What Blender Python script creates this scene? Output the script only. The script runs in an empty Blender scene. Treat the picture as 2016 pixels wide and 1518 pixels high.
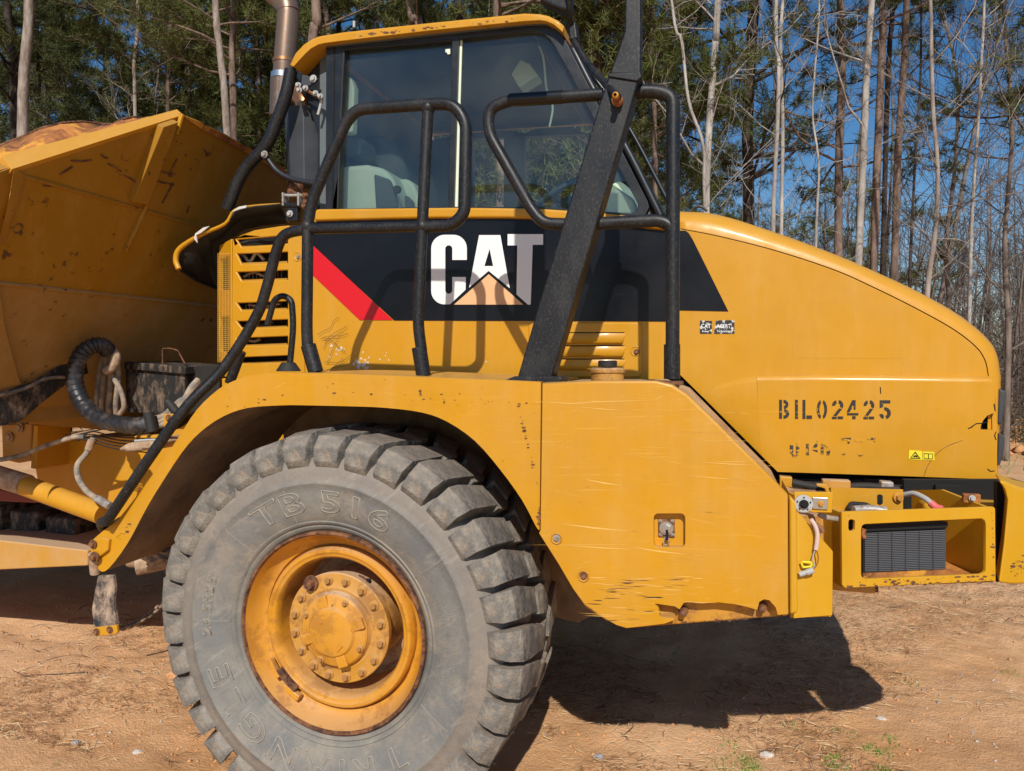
import bpy, bmesh, math, random
import numpy as np
from math import sin, cos, pi, radians, sqrt, atan2
from mathutils import Vector, Matrix, noise

S = bpy.context.scene
COL = S.collection
# ---------------------------------------------------------------- camera
CAM_H = 1.72; YAW = radians(16); PITCH = radians(2.2); FPX = 1398.0
cd = bpy.data.cameras.new('camera'); cam = bpy.data.objects.new('camera', cd); COL.objects.link(cam)
cd.sensor_fit = 'HORIZONTAL'; cd.sensor_width = 36; cd.lens = 36 * FPX / 2016
cd.clip_start = 0.05; cd.clip_end = 800
cam.location = (0, 0, CAM_H); cam.rotation_euler = (pi / 2 - PITCH, 0, YAW)
S.camera = cam
# ---------------------------------------------------------------- world, sun, exposure
SUN_TRAVEL = Vector((-0.245, 1.0, -0.86)).normalized()
w = bpy.data.worlds.new("World"); S.world = w; w.use_nodes = True
nt = w.node_tree; nt.nodes.clear()
sky = nt.nodes.new('ShaderNodeTexSky'); sky.sky_type = 'NISHITA'; sky.sun_disc = False
sky.sun_elevation = math.asin(-SUN_TRAVEL.z)
sky.sun_rotation = atan2(-SUN_TRAVEL.x, -SUN_TRAVEL.y)
sky.air_density = 1.0; sky.dust_density = 0.4; sky.ozone_density = 2.2; sky.altitude = 300
bg = nt.nodes.new('ShaderNodeBackground'); bg.inputs[1].default_value = 0.098
wo = nt.nodes.new('ShaderNodeOutputWorld')
hs = nt.nodes.new('ShaderNodeHueSaturation'); hs.inputs['Saturation'].default_value = 1.32
nt.links.new(sky.outputs[0], hs.inputs['Color']); nt.links.new(hs.outputs[0], bg.inputs[0]); nt.links.new(bg.outputs[0], wo.inputs[0])
sd = bpy.data.lights.new('sun', 'SUN'); sun = bpy.data.objects.new('sun', sd); COL.objects.link(sun)
sd.energy = 4.4; sd.angle = radians(0.53); sd.color = (1.0, 0.95, 0.87)
sun.rotation_euler = SUN_TRAVEL.to_track_quat('-Z', 'Y').to_euler(); sun.location = (2, -8, 9)
S.view_settings.view_transform = 'Standard'; S.view_settings.look = 'None'
S.view_settings.exposure = 0; S.view_settings.gamma = 1; S.view_settings.use_curve_mapping = False
S.render.engine = 'CYCLES'
S.cycles.max_bounces = 8; S.cycles.transparent_max_bounces = 12

# ---------------------------------------------------------------- measuring helpers (photo survey -> metres)
_s, _c, _sa, _ca = sin(YAW), cos(YAW), sin(PITCH), cos(PITCH)
_F = Vector((-_s * _ca, _c * _ca, -_sa)); _U = Vector((-_s * _sa, _c * _sa, _ca)); _R = Vector((_c, _s, 0))
EYE = Vector((0, 0, CAM_H))
def ray(px, py): return _F + _R * ((px - 1008) / FPX) + _U * ((759 - py) / FPX)
def Y(px, py, d):
    r = ray(px, py); return EYE + r * (d / r.y)
def XP(px, py, x):
    r = ray(px, py); return EYE + r * (x / r.x)
def ZP(px, py, z=0.0):
    r = ray(px, py); return EYE + r * ((z - CAM_H) / r.z)
class VP:
    """vertical plane through two plan points"""
    def __init__(s, a, b):
        s.a = Vector((a[0], a[1], 0)); d = Vector((b[0] - a[0], b[1] - a[1], 0)).normalized()
        s.d = d; s.n = Vector((-d.y, d.x, 0))
        if s.n.y < 0: s.n = -s.n
    def at(s, px, py, off=0.0):
        r = ray(px, py); a = s.a + s.n * off
        t = (a - EYE).dot(s.n) / r.dot(s.n); return EYE + r * t
class GP:
    def __init__(s, p, n): s.p = Vector(p); s.n = Vector(n).normalized()
    def at(s, px, py, off=0.0):
        r = ray(px, py); t = (s.p + s.n * off - EYE).dot(s.n) / r.dot(s.n); return EYE + r * t
def PY(pts, d): return [Y(p[0], p[1], d) for p in pts]

# ---------------------------------------------------------------- material helpers
def mat(name, col, rough=.6, metal=0, spec=.5, build=None, coat=0):
    m = bpy.data.materials.new(name); m.use_nodes = True
    b = m.node_tree.nodes['Principled BSDF']
    b.inputs['Base Color'].default_value = (*col, 1); b.inputs['Roughness'].default_value = rough
    b.inputs['Metallic'].default_value = metal; b.inputs['Specular IOR Level'].default_value = spec
    b.inputs['Coat Weight'].default_value = coat; b.inputs['Coat Roughness'].default_value = .15
    if build: build(NB(m, b))
    return m
class NB:
    """small node builder"""
    def __init__(s, m, b):
        s.m = m; s.t = m.node_tree; s.b = b; s.tc = s.t.nodes.new('ShaderNodeTexCoord'); s.col = None
    def n(s, typ, **k):
        x = s.t.nodes.new(typ)
        for a, v in k.items(): setattr(x, a, v)
        return x
    def l(s, a, b): s.t.links.new(a, b)
    def coord(s, scale=(1, 1, 1), rot=(0, 0, 0)):
        mp = s.n('ShaderNodeMapping'); mp.inputs['Rotation'].default_value = rot; m2 = s.n('ShaderNodeMapping'); m2.inputs['Scale'].default_value = scale
        s.l(s.tc.outputs['Object'], mp.inputs[0]); s.l(mp.outputs[0], m2.inputs[0]); return m2.outputs[0]
    def noise(s, scale, detail=4, co=None, rough=.55, dist=0):
        x = s.n('ShaderNodeTexNoise'); x.inputs['Scale'].default_value = scale; x.inputs['Detail'].default_value = detail
        x.inputs['Roughness'].default_value = rough; x.inputs['Distortion'].default_value = dist
        s.l(co if co is not None else s.tc.outputs['Object'], x.inputs['Vector']); return x.outputs['Fac']
    def ramp(s, fac, a, b, lo=0., hi=1.):
        x = s.n('ShaderNodeMapRange'); x.inputs['From Min'].default_value = a; x.inputs['From Max'].default_value = b
        x.inputs['To Min'].default_value = lo; x.inputs['To Max'].default_value = hi
        s.l(fac, x.inputs['Value']); return x.outputs[0]
    def mul(s, a, b):
        x = s.n('ShaderNodeMath', operation='MULTIPLY')
        for i, v in enumerate((a, b)):
            if isinstance(v, (int, float)): x.inputs[i].default_value = v
            else: s.l(v, x.inputs[i])
        return x.outputs[0]
    def mx(s, a, b, op='MAXIMUM'):
        x = s.n('ShaderNodeMath', operation=op)
        for i, v in enumerate((a, b)):
            if isinstance(v, (int, float)): x.inputs[i].default_value = v
            else: s.l(v, x.inputs[i])
        return x.outputs[0]
    def mix(s, fac, a, b):
        x = s.n('ShaderNodeMix', data_type='RGBA')
        if isinstance(fac, (int, float)): x.inputs[0].default_value = fac
        else: s.l(fac, x.inputs[0])
        for i, v in ((6, a), (7, b)):
            if isinstance(v, tuple): x.inputs[i].default_value = (*v, 1)
            else: s.l(v, x.inputs[i])
        return x.outputs[2]
    def base(s, c): s.l(c, s.b.inputs['Base Color']); s.col = c
    def rough(s, c): s.l(c, s.b.inputs['Roughness'])
    def metal(s, c): s.l(c, s.b.inputs['Metallic'])
    def bump(s, h, strength=.3, dist=.01):
        x = s.n('ShaderNodeBump'); x.inputs['Strength'].default_value = strength; x.inputs['Distance'].default_value = dist
        s.l(h, x.inputs['Height']); s.l(x.outputs[0], s.b.inputs['Normal'])
    def up(s):
        g = s.n('ShaderNodeNewGeometry'); x = s.n('ShaderNodeSeparateXYZ'); s.l(g.outputs['Normal'], x.inputs[0]); return x.outputs['Z']
    def pos(s, ax='Z'):
        x = s.n('ShaderNodeSeparateXYZ'); s.l(s.tc.outputs['Object'], x.inputs[0]); return x.outputs[ax]

YEL = (.59, .275, .004); DUST = (.50, .34, .21); RUST = (.17, .06, .025)
def paint(name, base=YEL, dust=.15, chips=.0, scratch=0., rust=0., rough=.42, splat=0., coat=.06):
    def f(b):
        n1 = b.noise(1.7, 5); c = b.mix(b.mul(b.ramp(n1, .3, .72), .55), base, tuple(x * .86 for x in base))
        n0 = b.noise(14, 6, rough=.65); c = b.mix(b.mul(b.ramp(n0, .45, .8), .22), c, tuple(x * .72 for x in base))
        sv = b.noise(2.2, 6, b.coord((5, 5, .7)), rough=.7); c = b.mix(b.mul(b.ramp(sv, .48, .75), .16), c, (.70, .44, .16)); sw = b.noise(1.1, 4, dist=1.5); c = b.mix(b.mul(b.ramp(sw, .52, .64), .10), c, tuple(x * .7 for x in base))
        if dust > 0:
            nd = b.noise(5, 8, rough=.7); d = b.mul(b.ramp(nd, .35, .75), dust)
            u = b.mul(b.ramp(b.up(), .2, .9), min(1, dust * 2.2)); c = b.mix(b.mx(d, u), c, DUST)
        if scratch > 0:
            for sc, ro, th, cc, am in (((1.1, 1, 60), (0, radians(2), 0), .70, (.80, .50, .13), .75), ((.9, 1, 46), (0, radians(-9), 0), .735, (.80, .54, .2), .7),
                                   ((1.7, 1, 90), (0, radians(6), 0), .70, (.44, .19, .01), .6), ((2.4, 1, 40), (0, radians(24), 0), .76, (.85, .6, .25), .6)):
                ns = b.noise(3, 3, b.coord(sc, ro), rough=.75); c = b.mix(b.mul(b.mul(b.ramp(ns, th - .09, th - .01), am * scratch), b.ramp(b.noise(1.9 + sc[2] * .02, 3), .36, .6)), c, cc)
        if splat > 0:
            ns = b.noise(22, 3, b.coord((1, 1, 1.3)), rough=.6); k = b.mul(b.ramp(ns, .63, .68), b.ramp(b.noise(3, 2), .45, .6))
            c = b.mix(b.mul(k, splat), c, (.075, .035, .02))
        if rust > 0:
            nr = b.noise(6, 9, rough=.75); c = b.mix(b.mul(b.ramp(nr, .56 - .22 * rust, .62 - .2 * rust), min(1, rust * 1.4)), c, RUST)
        if chips > 0:
            nc = b.noise(38, 4, rough=.7); k = b.mul(b.ramp(nc, .68, .70), b.ramp(b.noise(2.3, 2), .4, .62)); c = b.mix(b.mul(k, chips), c, (.05, .03, .02))
        b.base(c); b.rough(b.ramp(b.noise(9, 6), .3, .7, rough - .1, rough + .22))
        b.bump(b.noise(120, 2), .05, .002)
    return mat(name, base, rough, build=f, coat=coat, spec=.38)
M = {}
M['yellow'] = paint('yellow_paint', dust=.14, chips=.5)
M['hood'] = paint('hood_paint', dust=.07, chips=.12, rough=.36, coat=.12)
M['tank'] = paint('scratched_yellow_paint', dust=.16, chips=.35, scratch=.62, rough=.42, coat=.12)
M['fender'] = paint('fender_paint', dust=.12, chips=.6, scratch=.3, rough=.4)
M['worn'] = paint('dusty_yellow_paint', base=(.56, .255, .012), dust=.45, chips=.6, rust=.35, rough=.6)
M['body'] = paint('shade_darkened_body_paint', base=(.36, .168, .003), dust=.06, chips=.4, splat=.9, rough=.5)  # base darker than the truck's yellow, standing in for the front wall's shade
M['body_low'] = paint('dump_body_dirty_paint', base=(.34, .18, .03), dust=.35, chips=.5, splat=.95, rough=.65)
M['rim'] = paint('rim_paint', base=(.62, .265, .007), dust=.22, chips=.8, rust=.25, rough=.45)
M['chassis'] = paint('chassis_paint', base=(.55, .27, .03), dust=.55, chips=.6, rough=.65)
M['bump'] = paint('bumper_paint', base=(.60, .305, .002), dust=.05, chips=.8, rough=.5)
M['inlay'] = paint('peach_vinyl', base=(.80, .46, .23), dust=0, chips=0, rough=.5)
def rusty(b):
    n = b.noise(7, 9, rough=.7); c = b.mix(b.ramp(n, .4, .6), (.20, .065, .02), (.56, .21, .045)); c = b.mix(b.mul(b.ramp(b.noise(5, 8, rough=.75), .50, .56), .85), c, (.72, .33, .03))
    b.base(c); b.bump(b.noise(60, 5), .4, .004)
M['rust'] = mat('rust_and_paint', RUST, .8, build=rusty)
def rustdark(b):
    n = b.noise(30, 7, rough=.7); b.base(b.mix(b.ramp(n, .4, .62), (.055, .022, .013), (.26, .11, .045))); b.bump(n, .5, .003)
M['rustd'] = mat('dark_rust', RUST, .85, build=rustdark)
def blk(b):
    n = b.noise(8, 6, b.coord((1, 1, .5)), rough=.7); c = b.mix(b.mul(b.ramp(n, .5, .75), .5), (.008, .009, .011), (.045, .042, .04))
    n2 = b.noise(150, 5, b.coord((1, 1, .6)), rough=.75); c = b.mix(b.mul(b.ramp(n2, .52, .66), .42), c, (.11, .09, .072)); b.base(c)
    b.rough(b.ramp(n, .3, .7, .32, .6)); b.bump(b.noise(90, 3), .12, .002)
M['black'] = mat('black_steel', (.02, .02, .02), .4, spec=.4, build=blk)
def blkg(b):
    n = b.noise(6, 6, rough=.7); b.base(b.mix(b.mul(b.ramp(n, .45, .8), .4), (.010, .012, .015), (.035, .037, .042))); b.rough(b.ramp(n, .3, .7, .28, .5))
M['frame'] = mat('black_cab_frame', (.02, .02, .02), .35, build=blkg)
def decal(b):
    n = b.noise(3, 5, rough=.6); c = b.mix(b.mul(b.ramp(n, .4, .8), .6), (.003, .0035, .006), (.010, .011, .016))
    ns = b.noise(3, 3, b.coord((1.2, 1, 40), (0, radians(-8), 0)), rough=.7); c = b.mix(b.mul(b.ramp(ns, .70, .74), .35), c, (.2, .2, .2)); b.base(c); b.rough(b.ramp(n, .3, .7, .22, .4))
M['band'] = mat('black_vinyl', (.01, .01, .012), .3, spec=.3, build=decal)
M['fin'] = mat('condenser_fins', (.10, .105, .115), .5)
M['red'] = mat('red_vinyl', (.62, .004, .012), .35)
M['white'] = mat('white_vinyl', (.82, .82, .80), .4)
M['ptch'] = mat('grey_primer', (.62, .60, .55), .6)
M['decalyel'] = mat('warning_yellow', (.80, .66, .02), .45)
M['dark'] = mat('dark_recess', (.006, .006, .006), .9)
M['soot'] = mat('oily_black', (.018, .016, .014), .7)
M['tape'] = mat('black_tape', (.006, .006, .007), .3)
def dirt_black(b):
    n = b.noise(16, 9, b.coord((1.4, 1, .6)), rough=.8); b.base(b.mix(b.mul(b.ramp(n, .48, .66), .8), (.012, .012, .012), (.30, .20, .13))); b.bump(n, .3, .004)
M['dirtyblack'] = mat('dusty_black', (.02, .02, .02), .7, build=dirt_black)
def gray(b):
    n = b.noise(5, 6, rough=.6); c = b.mix(b.ramp(n, .35, .7), (.03, .034, .04), (.055, .06, .068)); c = b.mix(b.ramp(b.noise(5.5, 6, rough=.7), .63, .67), c, (.20, .08, .04)); b.base(c)
M['muff'] = mat('grey_guard_paint', (.07, .07, .075), .5, build=gray)
def stack(b):
    n = b.noise(6, 5, b.coord((1, 1, .3)), rough=.6); c = b.mix(b.ramp(n, .35, .65), (.15, .11, .085), (.27, .17, .11)); c = b.mix(b.ramp(b.noise(40, 5), .55, .7), c, (.22, .19, .17)); b.base(c)
M['stack'] = mat('heat_tinted_steel', (.4, .25, .16), metal=.6, rough=.42, build=stack)
M['copper'] = mat('copper_elbow', (.55, .24, .10), .35, metal=.85)
def steel(b): b.base(b.mix(b.ramp(b.noise(60, 5), .4, .65), (.45, .43, .40), (.26, .19, .14)))
M['steel'] = mat('weathered_bolt_steel', (.4, .38, .35), .5, metal=.4, build=steel)
M['chrome'] = mat('bright_steel', (.6, .6, .58), .3, metal=.9)
def rub(b):
    n = b.noise(4.5, 8, rough=.7); c = b.mix(b.ramp(n, .34, .68), (.13, .13, .125), (.26, .235, .19))
    c = b.mix(b.mul(b.ramp(b.noise(13, 7, rough=.7), .5, .75), .6), c, (.34, .29, .22)); c = b.mix(b.mul(b.ramp(b.noise(2.2, 4, dist=1.), .5, .62), .5), c, (.10, .11, .118))
    rv = b.n('ShaderNodeVectorMath', operation='MULTIPLY_ADD'); rv.inputs[1].default_value = (1, 0, 1); rv.inputs[2].default_value = (1.335, 0, -.722); b.l(b.tc.outputs['Object'], rv.inputs[0]); ln = b.n('ShaderNodeVectorMath', operation='LENGTH'); b.l(rv.outputs[0], ln.inputs[0]); rad = ln.outputs['Value']
    c = b.mix(b.mul(b.ramp(rad, .555, .57), .55), c, (.24, .195, .155)); c = b.mix(b.mul(b.mul(b.ramp(rad, .43, .45), b.ramp(rad, .56, .54)), .3), c, (.17, .185, .19)); b.base(c)
    c = b.mix(b.mul(b.ramp(b.noise(3.1, 9, rough=.78, dist=.6), .50, .60), .5), b.col, (.33, .265, .20)); c = b.mix(b.mul(b.ramp(b.noise(26, 8, rough=.8), .52, .68), .42), c, (.085, .09, .095)); c = b.mix(b.mul(b.ramp(b.noise(7, 7, b.coord((1, 1, 5), (0, radians(35), 0)), rough=.75), .56, .64), .35), c, (.36, .32, .27)); b.base(c)
    b.rough(b.ramp(n, .3, .7, .6, .85)); b.bump(b.mx(b.noise(75, 5, rough=.7), b.noise(18, 6, rough=.7), 'ADD'), .5, .004)
M['rubber'] = mat('weathered_tyre_rubber', (.08, .08, .075), .75, build=rub)
def rub2(b):
    n = b.noise(11, 8, rough=.72); c = b.mix(b.ramp(n, .36, .66), (.060, .068, .075), (.31, .27, .215))
    c = b.mix(b.mul(b.ramp(b.noise(17, 8, rough=.75), .58, .66), .75), c, (.40, .26, .15)); c = b.mix(b.mul(b.ramp(b.up(), .3, .95), .5), c, (.26, .20, .15)); b.base(c)
    b.bump(b.mx(b.noise(60, 6, rough=.7), b.mul(b.noise(14, 5, rough=.7), 2.2), 'ADD'), .75, .008)
M['lug'] = mat('muddy_tread_rubber', (.08, .08, .075), .8, build=rub2)
M['letter'] = mat('raised_rubber', (.29, .26, .21), .7)
M['hose'] = mat('black_hose', (.02, .02, .022), .42, build=lambda b: b.base(b.mix(b.mul(b.ramp(b.noise(14, 7, rough=.7), .5, .72), .5), (.018, .018, .021), (.2, .16, .13))))
M['grhose'] = mat('dusty_grey_hose', (.3, .25, .2), .8, build=lambda b: b.base(b.mix(b.ramp(b.noise(20, 7), .35, .65), (.13, .12, .11), (.40, .31, .22))))
M['mudflap'] = mat('mud_smeared_rubber', (.3, .2, .15), .85, build=lambda b: b.base(b.mix(b.ramp(b.noise(15, 9, b.coord((1.1, 1, .8)), rough=.75), .42, .62), (.02, .022, .026), (.46, .33, .23))))
M['mud'] = mat('dried_mud', (.42, .29, .19), .95, build=lambda b: (b.base(b.mix(b.ramp(b.noise(25, 8, rough=.7), .35, .65), (.28, .18, .11), (.52, .37, .25))), b.bump(b.noise(50, 6), .8, .006)))
M['trim'] = mat('pale_interior_trim', (.48, .55, .44), .6, build=lambda b: b.base(b.mix(b.ramp(b.noise(6, 6), .35, .7), (.66, .78, .62), (.80, .84, .62))))
M['dash'] = mat('dark_interior', (.11, .13, .135), .6)
M['seat'] = mat('seat_cloth', (.10, .12, .13), .85)
M['clear'] = mat('pale_plug_plastic', (.42, .42, .40), .4)
M['wire'] = mat('pinkish_loom', (.62, .45, .38), .6)
M['pink'] = mat('red_sleeve', (.70, .13, .12), .5)
M['grid'] = mat('yellow_mesh_wire', (.75, .42, .06), .5)
def stencil(b):
    n = b.noise(30, 6, rough=.75); b.base(b.mix(b.ramp(n, .62, .65), (.02, .018, .014), YEL))
M['sten'] = mat('stencil_ink', (.03, .03, .02), .6, build=stencil)
def ghost(b):
    n = b.noise(24, 5, b.coord((1, 1, 2.4)), rough=.75); b.base(b.mix(b.ramp(n, .50, .53), (.03, .027, .016), YEL))
M['ghost'] = mat('worn_stencil_ink', (.03, .03, .02), .6, build=ghost)
def stick(b):
    n = b.noise(55, 4, rough=.6); b.base(b.mix(b.ramp(n, .545, .56), (.02, .02, .02), (.55, .55, .5)))
M['stick'] = mat('peeling_sticker', (.03, .03, .03), .5, build=stick)
def glassmat():
    m = bpy.data.materials.new('cab_glass'); m.use_nodes = True; t = m.node_tree; t.nodes.clear()
    N = t.nodes.new; o = N('ShaderNodeOutputMaterial'); tr = N('ShaderNodeBsdfTransparent'); tr.inputs[0].default_value = (.94, .985, .965, 1)
    gl = N('ShaderNodeBsdfGlossy'); gl.inputs['Roughness'].default_value = .03; gl.inputs[0].default_value = (.72, .88, 1, 1)
    df = N('ShaderNodeBsdfDiffuse'); df.inputs[0].default_value = (.38, .42, .36, 1)
    fr = N('ShaderNodeFresnel'); fr.inputs[0].default_value = 1.55
    mul = N('ShaderNodeMath'); mul.operation = 'MULTIPLY_ADD'; mul.inputs[1].default_value = .75; mul.inputs[2].default_value = .0; t.links.new(fr.outputs[0], mul.inputs[0])
    m1 = N('ShaderNodeMixShader'); t.links.new(mul.outputs[0], m1.inputs[0]); t.links.new(tr.outputs[0], m1.inputs[1]); t.links.new(gl.outputs[0], m1.inputs[2])
    tc = N('ShaderNodeTexCoord'); ns = N('ShaderNodeTexNoise'); ns.inputs['Scale'].default_value = 4; ns.inputs['Detail'].default_value = 6; t.links.new(tc.outputs['Object'], ns.inputs['Vector'])
    mr = N('ShaderNodeMapRange'); mr.inputs[1].default_value = .4; mr.inputs[2].default_value = .8; mr.inputs[3].default_value = .015; mr.inputs[4].default_value = .07; t.links.new(ns.outputs[0], mr.inputs[0])
    m2 = N('ShaderNodeMixShader'); t.links.new(mr.outputs[0], m2.inputs[0]); t.links.new(m1.outputs[0], m2.inputs[1]); t.links.new(df.outputs[0], m2.inputs[2]); t.links.new(m2.outputs[0], o.inputs[0])
    return m
M['glass'] = glassmat()

# ---------------------------------------------------------------- object helpers
ROOTLOC = {}
def thing(name, label, cat, loc=(0, 0, 0), group=None):
    o = bpy.data.objects.new(name, None); COL.objects.link(o); o.location = loc; o.empty_display_size = .3
    o['label'] = label; o['category'] = cat
    if group: o['group'] = group
    ROOTLOC[o.name] = Vector(loc); return o
def link(o, parent):
    COL.objects.link(o)
    if parent is not None:
        o.parent = parent
        if parent.name in ROOTLOC: o.matrix_parent_inverse = Matrix.Translation(-ROOTLOC[parent.name])
    return o
def tagt(o, label=None, cat=None, group=None, kind=None):
    if label: o['label'] = label
    if cat: o['category'] = cat
    if group: o['group'] = group
    if kind: o['kind'] = kind
    return o
def finish(name, me, m, parent, bev=0, seg=3, weight=False, smooth=True, ang=35):
    if m is not None:
        for x in (m if isinstance(m, (list, tuple)) else [m]): me.materials.append(M[x] if isinstance(x, str) else x)
    if smooth:
        me.shade_smooth()
        me.set_sharp_from_angle(angle=radians(ang))
    o = bpy.data.objects.new(name, me); link(o, parent)
    if bev:
        bm = o.modifiers.new('bevel', 'BEVEL'); bm.width = bev; bm.segments = seg; bm.limit_method = 'WEIGHT' if weight else 'ANGLE'
        bm.angle_limit = radians(32); bm.harden_normals = True
    return o
def mesh_of(bm, name='m'):
    me = bpy.data.meshes.new(name); bm.to_mesh(me); bm.free(); return me
def prism(name, pts, dep, m, parent, bev=0, seg=3, holes=(), weights=None, wmin=0., back=True, ang=35, sidem=None):
    """polygon pts (3D, ordered) extruded by vector dep; weights: {edge index: 0..1} of the front rim"""
    if not isinstance(dep, Vector): dep = Vector((0, dep, 0))
    bm = bmesh.new(); loops = []
    for lp in [pts] + list(holes):
        f = [bm.verts.new(p) for p in lp]; b = [bm.verts.new(Vector(p) + dep) for p in lp]; loops.append((f, b))
    wl = None
    for li, (f, b) in enumerate(loops):
        n = len(f)
        for i in range(n):
            j = (i + 1) % n
            fc = bm.faces.new((f[i], f[j], b[j], b[i]))
            if sidem is not None and (sidem is True or (li == 0 and i in sidem)): fc.material_index = 1
    if not holes:
        bm.faces.new(loops[0][0])
        if back: bm.faces.new(loops[0][1][::-1])
    else:
        for k in (0, 1):
            es = []
            for lp in loops:
                v = lp[k]
                for i in range(len(v)): es.append(bm.edges.get((v[i], v[(i + 1) % len(v)])))
            bmesh.ops.triangle_fill(bm, edges=es, use_beauty=True, use_dissolve=False)
    bmesh.ops.recalc_face_normals(bm, faces=bm.faces)
    if weights is not None:
        lay = bm.edges.layers.float.new('bevel_weight_edge')
        for f, b in loops:
            for i in range(len(f)):
                e = bm.edges.get((f[i], f[(i + 1) % len(f)])); e[lay] = wmin
        f = loops[0][0]
        for i, wv in weights.items(): bm.edges.get((f[i], f[(i + 1) % len(f)]))[lay] = wv
    return finish(name, mesh_of(bm, name), m, parent, bev, seg, weights is not None, ang=ang)
def box(name, c, size, m, parent, bev=.004, seg=2, rot=None):
    bm = bmesh.new(); bmesh.ops.create_cube(bm, size=1); mt = Matrix.Diagonal((*size, 1))
    if rot is not None: mt = Matrix(rot).to_4x4() @ mt if not isinstance(rot, tuple) else Matrix.Rotation(rot[1], 4, rot[0]) @ mt
    bmesh.ops.transform(bm, matrix=Matrix.Translation(c) @ mt, verts=bm.verts)
    return finish(name, mesh_of(bm, name), m, parent, bev, seg)
def smoothpath(pts, per=6):
    P = [Vector(p) for p in pts]; P = [P[0] * 2 - P[1]] + P + [P[-1] * 2 - P[-2]]; out = []
    for i in range(1, len(P) - 2):
        a, b, c, d = P[i - 1:i + 3]
        for k in range(per):
            t = k / per; out.append(.5 * ((2 * b) + (c - a) * t + (2 * a - 5 * b + 4 * c - d) * t * t + (3 * b - a - 3 * c + d) * t ** 3))
    out.append(P[-2]); return out
def fillet(pts, r, n=6):
    P = [Vector(p) for p in pts]; out = [P[0]]
    for i in range(1, len(P) - 1):
        a, b, c = P[i - 1], P[i], P[i + 1]; u = (a - b); v = (c - b); rr = min(r, u.length * .48, v.length * .48)
        p0 = b + u.normalized() * rr; p2 = b + v.normalized() * rr
        for k in range(n + 1):
            t = k / n; out.append(p0 * (1 - t) ** 2 + b * 2 * t * (1 - t) + p2 * t * t)
    out.append(P[-1]); return out
def sweep(bm, P, r, n=12, caps=True, rf=None, sq=None):
    """tube along P; rf(i,t) radius factor; sq=(a,b) rectangular section"""
    rings = []; up = None; tot = len(P) - 1
    for i, p in enumerate(P):
        t = (P[min(i + 1, tot)] - P[max(i - 1, 0)])
        if t.length < 1e-9: t = Vector((0, 0, 1))
        t.normalize()
        if up is None: up = t.cross(Vector((0, 1, 0))); up = up if up.length > .1 else t.cross(Vector((1, 0, 0)))
        up = (up - t * up.dot(t)).normalized(); sd = t.cross(up)
        rr = r * (rf(i, i / max(1, tot)) if rf else 1)
        if sq: ring = [bm.verts.new(p + up * a * sq[0] + sd * b * sq[1]) for a, b in ((1, 1), (-1, 1), (-1, -1), (1, -1))]
        else: ring = [bm.verts.new(p + (up * cos(2 * pi * k / n) + sd * sin(2 * pi * k / n)) * rr) for k in range(n)]
        rings.append(ring)
    m = len(rings[0])
    for a, b in zip(rings, rings[1:]):
        for k in range(m): bm.faces.new((a[k], a[(k + 1) % m], b[(k + 1) % m], b[k]))
    if caps: bm.faces.new(rings[0][::-1]); bm.faces.new(rings[-1])
def tube(name, P, r, m, parent, n=14, rf=None, caps=True, sq=None, bev=0):
    bm = bmesh.new(); sweep(bm, [Vector(p) for p in P], r, n, caps, rf, sq); bmesh.ops.recalc_face_normals(bm, faces=bm.faces)
    return finish(name, mesh_of(bm, name), m, parent, bev, ang=40)
def lathe(name, prof, c, m, parent, n=96, ang=30, a0=0, a1=2 * pi, mi=None):
    """prof: (y, r); revolved round the Y axis through c (x, z)"""
    bm = bmesh.new(); full = abs(a1 - a0 - 2 * pi) < 1e-6; k = n if full else n + 1; rings = []
    for y, r in prof:
        if r < 1e-6: rings.append([bm.verts.new((c[0], y, c[1]))])
        else: rings.append([bm.verts.new((c[0] + r * cos(a0 + (a1 - a0) * i / n), y, c[1] + r * sin(a0 + (a1 - a0) * i / n))) for i in range(k)])
    for q, (a, b) in enumerate(zip(rings, rings[1:])):
        for i in range(n):
            j = (i + 1) % k if full else i + 1
            if len(a) == 1 and len(b) == 1: continue
            if len(a) == 1: f = bm.faces.new((a[0], b[i], b[j]))
            elif len(b) == 1: f = bm.faces.new((a[i], b[0], a[j]))
            else: f = bm.faces.new((a[i], b[i], b[j], a[j]))
            if mi: f.material_index = mi[q]
    bmesh.ops.recalc_face_normals(bm, faces=bm.faces)
    return finish(name, mesh_of(bm, name), m, parent, ang=ang)
def raw(name, V, Fc, m, parent=None, smooth=False):
    me = bpy.data.meshes.new(name); V = np.asarray(V, dtype=np.float32).reshape(-1, 3)
    Fc = np.asarray(Fc, dtype=np.int32); k = Fc.shape[1]
    me.vertices.add(len(V)); me.vertices.foreach_set('co', V.ravel()); me.loops.add(Fc.size); me.loops.foreach_set('vertex_index', Fc.ravel())
    me.polygons.add(len(Fc)); me.polygons.foreach_set('loop_start', np.arange(0, Fc.size, k, dtype=np.int32))
    if smooth: me.polygons.foreach_set('use_smooth', np.ones(len(Fc), dtype=bool))
    me.update(); me.validate()
    if m is not None: me.materials.append(M[m] if isinstance(m, str) else m)
    o = bpy.data.objects.new(name, me); link(o, parent); return o
def dupe(o, parent, loc=None, rot=None):
    c = o.copy(); COL.objects.link(c); c.parent = parent; c.matrix_parent_inverse = o.matrix_parent_inverse.copy()
    if loc is not None: c.location = loc
    if rot is not None: c.rotation_euler = rot
    return c
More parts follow.
